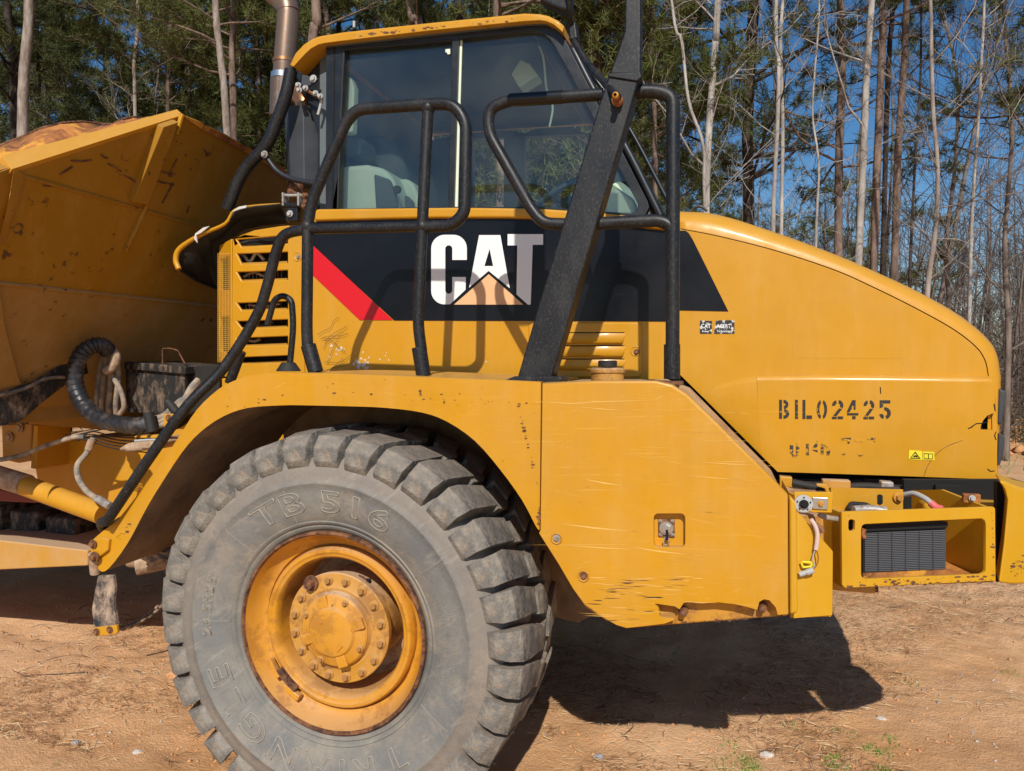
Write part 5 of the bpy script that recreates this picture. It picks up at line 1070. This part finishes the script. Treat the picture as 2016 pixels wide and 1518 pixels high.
# black box with handle on the frame
tb = prism('battery_case', [Y(*p, 2.95) for p in ((246, 722), (363, 734), (362, 818), (248, 812))], .35, 'dirtyblack', TK, bev=.006)
prism('case_lid', [Y(*p, 2.93) for p in ((244, 712), (365, 722), (365, 737), (244, 726))], .4, 'dirtyblack', tb, bev=.004)
prism('case_side', [Y(*p, 3.0) for p in ((363, 722), (432, 718), (432, 800), (363, 816))], .3, 'soot', tb, bev=.004)
tr('case_handle', [(320, 716), (320, 686), (336, 686), (350, 690), (364, 716)], .0035, 'rustd', tb, 2.98, fr=.01)
# spiral wrapped hose
HP = smoothpath([Y(212, 690, 2.78), Y(200, 680, 2.74), Y(180, 682, 2.7), Y(158, 700, 2.66), Y(148, 730, 2.64), Y(150, 765, 2.62), Y(166, 798, 2.60), Y(195, 824, 2.58), Y(235, 835, 2.56), Y(275, 838, 2.55), Y(300, 832, 2.55)], 9)
wh = tube('wrapped_hose', HP, .0355, 'hose', TK, 18, rf=lambda i, t: 1.0 + (.11 if i % 3 == 0 else (.03 if i % 3 == 1 else -.05)))
for off in ((0, 0), (10, -8), (-4, 8)):
    tr('hydraulic_hose', [(286, 832 + off[1], 2.58), (320, 828 + off[1], 2.58), (352, 800 + off[1], 2.6), (375, 770 + off[0], 2.62), (390, 752 + off[0], 2.66)], .014, 'grhose', TK, fr=0, smooth=True)
tr('hose_strap', [(292, 812, 2.53), (300, 850, 2.53)], .022, 'soot', wh, fr=0); tr('hose_strap', [(330, 790, 2.55), (348, 812, 2.55)], .018, 'soot', wh, fr=0)
for dx in (0, 14, 28, -10): tr('hanging_hose', [(212 + dx * .5, 690, 2.85), (205 + dx, 740, 2.85), (200 + dx, 800, 2.86), (206 + dx, 835, 2.9)], .013, 'grhose', TK, fr=0, smooth=True)
tr('hose_loop', [(216, 684, 2.8), (228, 700, 2.8), (222, 722, 2.8), (208, 730, 2.8)], .022, 'mud', TK, fr=0, smooth=True); tr('hanging_hose', [(215, 730, 2.83), (238, 770, 2.83), (244, 800, 2.84), (236, 815, 2.85)], .012, 'grhose', TK, fr=0, smooth=True)
tr('grease_hose', [(-60, 912, 2.7), (30, 900, 2.7), (90, 878, 2.7), (140, 862, 2.7), (166, 860, 2.72)], .012, 'grhose', TK, fr=0, smooth=True)
tr('steering_hose', [(184, 862, 2.68), (172, 890, 2.66), (153, 915, 2.64), (154, 940, 2.62), (170, 966, 2.6), (196, 985, 2.58), (215, 996, 2.56)], .0135, 'grhose', TK, fr=0, smooth=True)
tr('hose_crimp', [(181, 866, 2.67), (174, 886, 2.66)], .017, 'mud', TK, fr=0); tr('hose_crimp', [(192, 982, 2.585), (218, 997, 2.56)], .018, 'steel', TK, fr=0)
for k in range(5): tr('thin_cable', [(130 + k * 6, 856 + k * 3, 2.75), (180, 870 - k * 5, 2.7), (230, 884 - k * 6, 2.66), (300, 892 - k * 7, 2.62)], .003, 'soot', TK, fr=0, smooth=True)
tr('thin_cable', [(266, 868, 2.5), (290, 866, 2.5), (314, 866, 2.5)], .005, 'clear', TK, fr=0)
prism('hose_bracket', [Y(*p, 2.45) for p in ((322, 815), (346, 815), (343, 828), (330, 846), (322, 862))], .02, 'yellow', TK, bev=.003); bolt('bracket_bolt', Y(332, 823, 2.44), .010, .01, TK, 'rustd')
pm = ZP(270, 868, 1.2); prism('mud_heap', [Y(*p, 2.55) for p in ((225, 886), (245, 874), (280, 866), (318, 870), (300, 886), (250, 892))], .35, 'mud', TK, bev=.02)
# front end of the fender: hanger, mud caked pipe, rubber step and chain
fe = prism('fender_hanger', [Y(*p, 2.245) for p in ((179, 1068), (200, 1058), (214, 1062), (212, 1084), (196, 1096), (178, 1088))], .05, 'fender', TK, bev=.005)
bolt('hanger_bolt', Y(183, 1071, 2.24), .012, .012, fe, 'rustd'); bolt('hanger_bolt', Y(187, 1096, 2.24), .014, .02, fe, 'rustd')
tube('hanger_pin', [Y(184, 1090, 2.25), Y(188, 1128, 2.27)], .02, 'mud', fe)
stp = [(192, 1134), (222, 1133), (225, 1160), (222, 1185), (230, 1234), (185, 1238), (180, 1200), (186, 1165)]
step = prism('rubber_step', PY(stp, 2.26), .018, 'mudflap', TK, bev=.004)
prism('step_plate', PY([(184, 1236), (229, 1231), (231, 1246), (226, 1249), (188, 1253), (184, 1248)], 2.25), .014, 'yellow', step, bev=.003)
for px, py in ((190, 1244), (216, 1240)): bolt('step_bolt', Y(px, py, 2.248), .010, .008, step, 'rustd')
ca, cb = Y(230, 1238, 2.30), Y(322, 1188, 2.62)
for k in range(15):
    c = ca.lerp(cb, k / 14) + Vector((0, 0, -.02 * sin(pi * k / 14))); t = (cb - ca).normalized(); sd_ = t.cross(Vector((0, 0, 1))).normalized(); uu = t.cross(sd_)
    e = (sd_ if k % 2 else uu); rp = [c + t * (.019 * cos(a)) + e * (.010 * sin(a)) for a in [2 * pi * i / 12 for i in range(13)]]; bm = bmesh.new(); sweep(bm, rp, .0062, 6, False); bmesh.ops.recalc_face_normals(bm, faces=bm.faces); finish('chain_link', mesh_of(bm), 'mud', TK)
tube('muddy_pipe', [Y(268, 1112, 2.62), Y(300, 1106, 2.66), Y(345, 1096, 2.72)], .048, 'mud', TK, 24)
bm = bmesh.new(); bmesh.ops.create_icosphere(bm, subdivisions=4, radius=1)
for v in bm.verts: d_ = v.co * (1 + .35 * noise.fractal(v.co * 1.8, .8, 2, 4)); v.co = Y(318, 1094, 2.60) + Vector((d_.x * .075, d_.y * .06, d_.z * .038))
finish('mud_clod', mesh_of(bm), 'mud', TK)
for k in range(22):
    c = Y(rr.uniform(285, 350), rr.uniform(1040, 1056), 2.75); bm = bmesh.new(); bmesh.ops.create_icosphere(bm, subdivisions=1, radius=rr.uniform(.008, .022), matrix=Matrix.Translation(c)); finish('mud_crumb', mesh_of(bm), 'mud', TK, smooth=False)
prism('axle_beam', [Y(*p, 2.85) for p in ((240, 1046), (560, 1000), (560, 1140), (240, 1120))], .8, 'archdirt_shade', TK, bev=.03)
# ---------- what lies under and between: dark frame, engine, far wheel
prism('engine_block', [Vector((-1.95, 3.12, 1.62)), Vector((.75, 3.12, 1.62)), Vector((.75, 3.12, .95)), Vector((.2, 3.12, .62)), Vector((-.6, 3.12, .55)), Vector((-1.95, 3.12, .7))], 1.1, 'soot', TK, bev=.03)
prism('arch_liner', [Vector((-2.0, 2.93, 1.60)), Vector((-.55, 2.93, 1.60)), Vector((-.25, 2.93, 1.2)), Vector((-.3, 2.93, .75)), Vector((-.55, 2.93, .6)), Vector((-1.9, 2.93, .8))], .06, 'archdirt_shade', TK)
tube('axle', [Vector((WX, 2.6, WZ)), Vector((WX, 4.8, WZ))], .12, 'archdirt_shade', TK, 24)
ft = bpy.data.objects.new('tyre', tyre.data); link(ft, TK); ft.location = (0, 2.37, 0); lugs(ft)
prism('far_tank', [Vector((p.x, 4.55, p.z)) for p in PY(TBK, YT)], .6, 'worn', TK, bev=.01)
prism('far_fender', [Vector((p.x, 4.5, p.z)) for p in PY(FO + FI, YT)], .6, 'fender', TK, bev=.01)
for dx in (-4.5, -6.2):   # rear wheels stand outside the frame; their shade lies at the left edge
    t_ = bpy.data.objects.new('tyre', tyre.data); link(t_, TK); t_.location = (dx, .1, 0)
# ---------- bumper, battery tray, condenser
bx = VP((Y(1657, 1080, 2.32).x, 2.32), (Y(1960, 1080, 2.51).x, 2.51))
def q_(px, py, off=0): return bx.at(px, py, off)
slot = rr_hole(1671, 1023, 1683, 1046, 5.5, 0, 4, lambda u, v: q_(u, v))
win = rr_hole(1696, 1031, 1941, 1136, 9, 0, 4, lambda u, v: q_(u, v))
# keep the window edges parallel to the tray's own edges
win = [q_(px, py) for px, py in [(1704, 1032), (1932, 1021), (1939, 1025), (1941, 1032), (1941, 1122), (1938, 1128), (1931, 1131), (1704, 1140), (1698, 1137), (1696, 1131), (1696, 1042), (1698, 1035)]]
tray = prism('bumper_tray', [q_(1657, 1008), q_(1957, 998), q_(1960, 1002), q_(1961, 1144), q_(1664, 1158), q_(1658, 1152)], bx.n * .012, 'bump', TK, bev=.002, seg=1, holes=[slot, win])
tray['label'] = 'chipped yellow frame with a big rectangular opening'
def qb(name, pts, m, parent=tray, dep=.012, **k): return prism(name, [q_(p[0], p[1], p[2]) for p in pts], bx.n * dep, m, parent, **k)
sd2 = [q_(1657, 1010, .012), q_(1658, 1156, .012), q_(1658, 1156, .012) + bx.n * .42, q_(1657, 1010, .012) + bx.n * .42]
prism('tray_side', sd2, bx.d * .012, 'bump', tray)
sd3 = [q_(1950, 1002, .012), q_(1950, 1144, .012), q_(1950, 1144, .012) + bx.n * .42, q_(1950, 1002, .012) + bx.n * .42 + Vector((0, 0, -.02)), q_(1950, 1002, .012) + bx.n * .22 + Vector((0, 0, .02))]
prism('tray_side', sd3, bx.d * .012, 'bump', tray)
prism('tray_floor', [q_(1660, 1150, .012), q_(1958, 1140, .012), q_(1958, 1140, .012) + bx.n * .42, q_(1660, 1150, .012) + bx.n * .42], Vector((0, 0, -.01)), 'rust', tray)
prism('tray_back', [q_(1660, 1150, .012) + bx.n * .42, q_(1958, 1140, .012) + bx.n * .42, q_(1958, 1140, .012) + bx.n * .42 + Vector((0, 0, .13)), q_(1660, 1150, .012) + bx.n * .42 + Vector((0, 0, .13))], bx.n * .01, 'bump', tray)
qb('rear_plate', ((1636, 960, .18), (1778, 964, .18), (1778, 1040, .18), (1640, 1040, .18)), 'tank', dep=.008)
qb('plate_slot', ((1728, 975, .177), (1733, 973, .177), (1738, 976, .177), (1738, 991, .177), (1733, 994, .177), (1728, 991, .177)), 'dark', dep=.002)
bolt('plate_bolt', q_(1768, 979, .175), .012, .014, tray, 'rim', axis=-bx.n)
tr('cable_boot', [(1672, 1005, 2.5), (1675, 992, 2.52), (1705, 994, 2.55), (1718, 1002, 2.55)], .009, 'soot', tray, fr=.01); tr('battery_cable', [(1680, 1004, 2.48), (1710, 1002, 2.5), (1745, 1006, 2.5)], .014, 'steel', tray, fr=0)
tr('white_cable', [(1780, 974, 2.65), (1800, 972, 2.62), (1822, 982, 2.58), (1834, 992, 2.56)], .009, 'clear', TK, fr=0, smooth=True); tr('red_sleeve', [(1832, 990, 2.56), (1843, 999, 2.55), (1856, 1003, 2.54)], .012, 'pink', TK, fr=0, smooth=True)
box('strap_plate', Y(1866, 978, 2.85), (.085, .02, .085), 'dark', TK, .003); box('tray_latch', Y(1912, 981, 2.6), (.05, .02, .03), 'rust', TK, .004); bolt('latch_bolt', Y(1914, 981, 2.585), .007, .01, TK, 'clear')
# condenser: case, header and many fins
cn = qb('condenser', ((1700, 1036, .045), (1864, 1030, .045), (1862, 1131, .045), (1700, 1138, .045)), 'soot', TK, .05, bev=.003)
prism('condenser_header', [q_(1704, 1034, .03), q_(1866, 1028, .03), q_(1866, 1038, .03), q_(1704, 1046, .03)], bx.n * .05, 'dark', cn)
finm = None
for k in range(22):
    y0 = 1049 + k * 3.55
    me_pts = [q_(1703, y0, .040), q_(1862, y0 - 5.4, .040), q_(1862, y0 - 3.7, .040), q_(1703, y0 + 1.7, .040)]
    prism('condenser_fin', me_pts, bx.n * .006, 'fin', cn)
for px in (1729, 1756, 1783, 1810, 1837): qb('condenser_divider', ((px, 1046, .038), (px + 1.6, 1046, .038), (px + 1.6, 1130, .038), (px, 1131, .038)), 'muff', cn, .004)
qb('rusty_edge', ((1699, 1129, .036), (1862, 1122, .036), (1862, 1131, .036), (1699, 1140, .036)), 'rust', cn, .006)
tr('condenser_line', [(1700, 1041, 2.36), (1697, 1052, 2.36), (1702, 1058, 2.36)], .009, 'copper', cn, fr=.01)
# switch plate with round isolator
sw_ = prism('switch_plate', PY([(1563, 968), (1641, 969), (1638, 1010), (1603, 1009), (1566, 1004)], 2.262), .008, 'bump', TK, bev=.002, seg=1)
sc = Y(1582, 991, 2.262); lathe('isolator_dial', [(2.260, .0265), (2.256, .026), (2.255, .014), (2.250, .0135), (2.249, .008), (2.244, .007), (2.244, 0)], (sc.x, sc.z), 'clear', sw_, 28, ang=25)
box('socket_plate', Y(1615, 991, 2.258), (.042, .004, .036), 'chrome', sw_, .004); bolt('socket_stud', Y(1616, 992, 2.255), .006, .01, sw_, 'rim'); bolt('dial_nut', (sc.x, 2.249, sc.z), .009, .006, sw_, 'dark')
for a in range(5): bolt('dial_screw', (sc.x + .019 * cos(a * 1.26 + .3), 2.255, sc.z + .019 * sin(a * 1.26 + .3)), .0025, .003, sw_, 'dark', washer=False)
prism('bent_tab', PY([(1608, 953), (1628, 954), (1634, 968), (1640, 990), (1634, 990), (1624, 962), (1608, 957)], 2.3), .02, 'tank', TK, bev=.002)
cl = tr('plug_cable', [(1596, 1022), (1604, 1034), (1609, 1050), (1608, 1070), (1606, 1082)], .0065, 'wire', TK, 2.255, fr=0, smooth=True)
tr('plug_wire', [(1606, 1080), (1600, 1098), (1604, 1114), (1596, 1124)], .0018, 'clear', cl, 2.255, fr=0, smooth=True); tr('plug_wire', [(1607, 1080), (1611, 1098), (1608, 1112), (1600, 1122)], .0018, 'copper', cl, 2.252, fr=0, smooth=True)
tr('plug_body', [(1574, 1131), (1590, 1126)], .0075, 'clear', cl, 2.25, fr=0, n=8); tr('plug_body', [(1588, 1127), (1602, 1122)], .009, 'clear', cl, 2.25, fr=0, n=8)
tr('plastic_clip', [(1577, 1107), (1581, 1117), (1598, 1115), (1597, 1107), (1580, 1106)], .0028, 'decalyel', TK, 2.252, fr=.004)
tr('fitting', [(1612, 1012, 2.31), (1622, 1018, 2.31), (1650, 1022, 2.31)], .008, 'grhose', TK, fr=.01); tr('fitting', [(1600, 1030, 2.30), (1616, 1040, 2.30), (1618, 1048, 2.30)], .009, 'rustd', TK, fr=.01)
# rounded bumper end
bp = VP((Y(1972, 1050, 2.50).x, 2.50), (Y(2060, 1050, 2.62).x, 2.62))
prism('front_bumper', [bp.at(*p) for p in ((1966, 946), (1980, 948), (2004, 958), (2115, 985), (2120, 1120), (2040, 1150), (1990, 1152), (1966, 1149), (1976, 1070), (1984, 985), (1979, 965))], Vector((.04, .16, 0)), 'bump', TK, bev=.018, seg=4)
prism('front_bumper_beam', [Vector((.70, 2.75, 1.22)), Vector((.98, 2.75, 1.22)), Vector((.98, 2.75, 1.0)), Vector((.70, 2.75, 1.0))], 1.9, 'bump', TK, bev=.02)
# machinery showing in the slot below the hood
for (x0, y0, x1, y1, d, m_) in ((1535, 938, 1560, 975, 2.95, 'tank'), (1620, 945, 1675, 962, 2.8, 'worn'), (1560, 942, 1700, 1000, 3.02, 'soot'), (1700, 942, 1960, 1010, 3.02, 'soot'), (1735, 948, 1760, 960, 2.75, 'steel')):
    prism('underhood_bracket', PY([(x0, y0), (x1, y0 + 2), (x1, y1), (x0, y1)], d), .04, m_, TK, bev=.004)
tr('underhood_pipe', [(1560, 950), (1620, 962), (1700, 956), (1800, 966), (1940, 960)], .014, 'soot', TK, 2.9, fr=.05); tr('underhood_pipe', [(1600, 975), (1680, 968), (1780, 980)], .010, 'grhose', TK, 2.95, fr=.05)
prism('front_frame_rail', [Y(*p, 3.05) for p in ((1540, 1000), (1980, 1000), (1980, 1120), (1640, 1150), (1540, 1180))], .1, 'bump', TK, bev=.01)
# straw twigs blown against the side panel
rs = random.Random(4)
for k in range(9):
    x, y = rs.uniform(618, 650), rs.uniform(650, 735); P = [(x, y)]; an = rs.uniform(-1.2, .2)
    for i in range(4): an += rs.gauss(0, .35); x += 14 * cos(an); y += 14 * sin(an); P.append((x, min(y, 738)))
    tr('dry_tendril', P, .0009, 'twigdark', side, YS - .012, fr=0, smooth=True, n=4)

# ---------- chipped edges: small rust flakes where the paint has gone
def chips(path, at, n, seed, m='rustd', parent=TK, rmin=.6, rmax=3.2, jit=1.5):
    rs = random.Random(seed); P = [Vector((a, b_, 0)) for a, b_ in path]; L = [(P[i + 1] - P[i]).length for i in range(len(P) - 1)]; tot = sum(L)
    bm = bmesh.new()
    for k in range(n):
        s = rs.random() * tot; i = 0
        while s > L[i]: s -= L[i]; i += 1
        c = P[i].lerp(P[i + 1], s / L[i]); rr_ = rmin + (rmax - rmin) * rs.random() ** 3; cx, cy = c.x, c.y + rs.gauss(0, jit); m_ = rs.randint(5, 8)
        f = [bm.verts.new(at(cx + rr_ * rs.uniform(1.0, 2.6) * cos(2 * pi * j / m_), cy + rr_ * rs.uniform(.5, 1.1) * sin(2 * pi * j / m_), -.0006 - k * 4e-6)) for j in range(m_)]
        bm.faces.new(f)
    o = finish('paint_chips', mesh_of(bm), m, parent, smooth=False); o['kind'] = 'stuff'; return o
chips([(1662, 1153), (1800, 1150), (1955, 1142)], lambda u, v, o: q_(u, v, o), 70, 1, parent=tray, jit=2)
chips([(1740, 1143), (1800, 1147)], lambda u, v, o: q_(u, v, o), 18, 2, parent=tray, jit=3)
chips([(1953, 1010), (1956, 1100), (1955, 1140)], lambda u, v, o: q_(u, v, o), 18, 3, parent=tray)
chips([(1700, 1146), (1940, 1135)], lambda u, v, o: q_(u, v, o), 26, 4, parent=tray)
chips([(1334, 1224), (1400, 1224), (1545, 1212)], lambda u, v, o: Y(u, v, YT + .045 + o), 40, 5, parent=tank)
chips([(690, 71), (850, 54), (1030, 37)], lambda u, v, o: Y(u, v, YS - .0505 + o), 40, 6, parent=roof, jit=2)
chips([(1062, 1000), (1060, 1030)], lambda u, v, o: Y(u, v, YT + .009 + o), 26, 7, parent=fender, jit=4)
for (a_, b_, n_, s_) in (((640, 762), (1040, 800), 26, 8), ((826, 768), (830, 776), 14, 9), ((440, 800), (560, 780), 8, 10), ((230, 1060), (260, 1030), 14, 11), ((1020, 800), (1060, 960), 22, 12)):
    chips([a_, b_], lambda u, v, o: Y(u, v, YT + .009 + o), n_, s_, parent=fender, jit=5, rmax=2.6)
chips([(1990, 1120), (2016, 1115)], lambda u, v, o: bp.at(u, v, o), 30, 13, jit=12)
# scuffed, gouged patch low on the tank cover
rs = random.Random(21)
def gouges(n, box_, m, w0, w1, l0, l1, seed, ang=.04):
    rs = random.Random(seed); bm = bmesh.new()
    for k in range(n):
        x = rs.uniform(box_[0], box_[2]); y = rs.uniform(box_[1], box_[3]); l = rs.uniform(l0, l1); a = rs.gauss(ang, .05); w_ = rs.uniform(w0, w1)
        if y > 1237 - abs(x - 1240) * .35: continue
        pts = [(x - l, y - l * a), (x - l * .3, y - w_ + rs.uniform(-.4, .4)), (x + l * .5, y + l * .5 * a - w_ * .8), (x + l, y + l * a), (x + l * .3, y + l * .3 * a + w_)]
        bm.faces.new([bm.verts.new(Y(p[0], p[1], YT - .0005 - k * 5e-6)) for p in pts])
    o = finish('scuff_marks', mesh_of(bm), m, tank, smooth=False); o['kind'] = 'stuff'
M['scuff'] = mat('bright_scuffed_paint', (.74, .43, .10), .6)
gouges(46, (1165, 1135, 1400, 1225), 'scuff', .3, .9, 8, 40, 1); gouges(18, (1150, 1150, 1320, 1225), 'soot', .3, 1.0, 4, 20, 2); gouges(18, (1080, 780, 1500, 1120), 'scuff', .18, .38, 25, 120, 3)
gouges(14, (1210, 1140, 1340, 1160), 'rustd', .3, .8, 8, 30, 4)
# ---------- loose things one can point at on the ground
def stone(label, px, py, r, m, seed, cat='stone'):
    rs = random.Random(seed); p = ZP(px, py, 0); p.z = gh(p.x, p.y); bm = bmesh.new(); bmesh.ops.create_icosphere(bm, subdivisions=3, radius=1)
    for v in bm.verts: d_ = v.co * (1 + .4 * noise.fractal(v.co * 1.2 + Vector((seed, 0, 0)), .8, 2, 3)); v.co = Vector((d_.x * r * 1.5, d_.y * r, d_.z * r * .6 + r * .25))
    o = finish('stone', mesh_of(bm), m, None, smooth=False); o.location = p; tagt(o, label, cat); return o
stone('flat pale stone on the clay just in front of the tank shadow', 1508, 1481, .020, 'peb1', 1)
stone('small white stone right of the tank shadow near the photo corner', 1735, 1410 - 2, .014, 'peb1', 2)
stone('bluish grey stone at the far left bottom of the clay', 150, 1458, .013, 'peb3', 3)
stone('pale stone lying left of the muddy tyre low on the ground', 270, 1472, .014, 'peb1', 4)
stone('grey stone beside the tyre shadow at the bottom edge', 1178, 1490, .015, 'peb3', 5)
stone('orange clay lump right at the left foot of the front tyre', 345, 1338, .030, 'peb2', 6, 'clod')
def stick(label, pts, r, seed):
    P = [ZP(*p) for p in pts]; P = [Vector((p.x, p.y, gh(p.x, p.y) + .006)) for p in P]; o = tube('stick', smoothpath(P, 4), r, 'twigdark', None, 6); tagt(o, label, 'stick')
stick('thin dark stick pointing at the tyre from the left', [(288, 1284), (320, 1279), (345, 1271)], .004, 1)
stick('pale brown stick lying among straw at the lower left', [(40, 1329), (110, 1327), (172, 1326)], .003, 2)

box('sun_leak_blocker', Vector((.34, 2.68, 1.10)), (.30, .5, .24), 'worn', TK, .006)  # added box that keeps sun from leaking into the ground shadow

prism('tray_gap_shade', [Y(*p, 2.86) for p in ((1780, 945), (1990, 945), (1992, 1010), (1780, 1010))], .03, 'dark', TK)  # black sheet painting the deep shade behind the tray
prism('tray_gap_shade', [Y(*p, 2.60) for p in ((1963, 950), (1986, 952), (1984, 1142), (1963, 1146))], .03, 'dark', TK)  # black sheet in place of the shade between tray and bumper
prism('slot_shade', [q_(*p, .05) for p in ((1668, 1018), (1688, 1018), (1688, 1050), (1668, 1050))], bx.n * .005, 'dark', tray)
tr('paint_crack', [(1819, 938), (1826, 918), (1840, 898), (1862, 880), (1895, 867)], .0009, 'rustd', hood, YS - .0285, fr=0, smooth=True, n=4)
tr('tray_drain_bracket', [(1712, 1158, 2.45), (1728, 1158, 2.45)], .014, 'rustd', tray, fr=0, n=6)
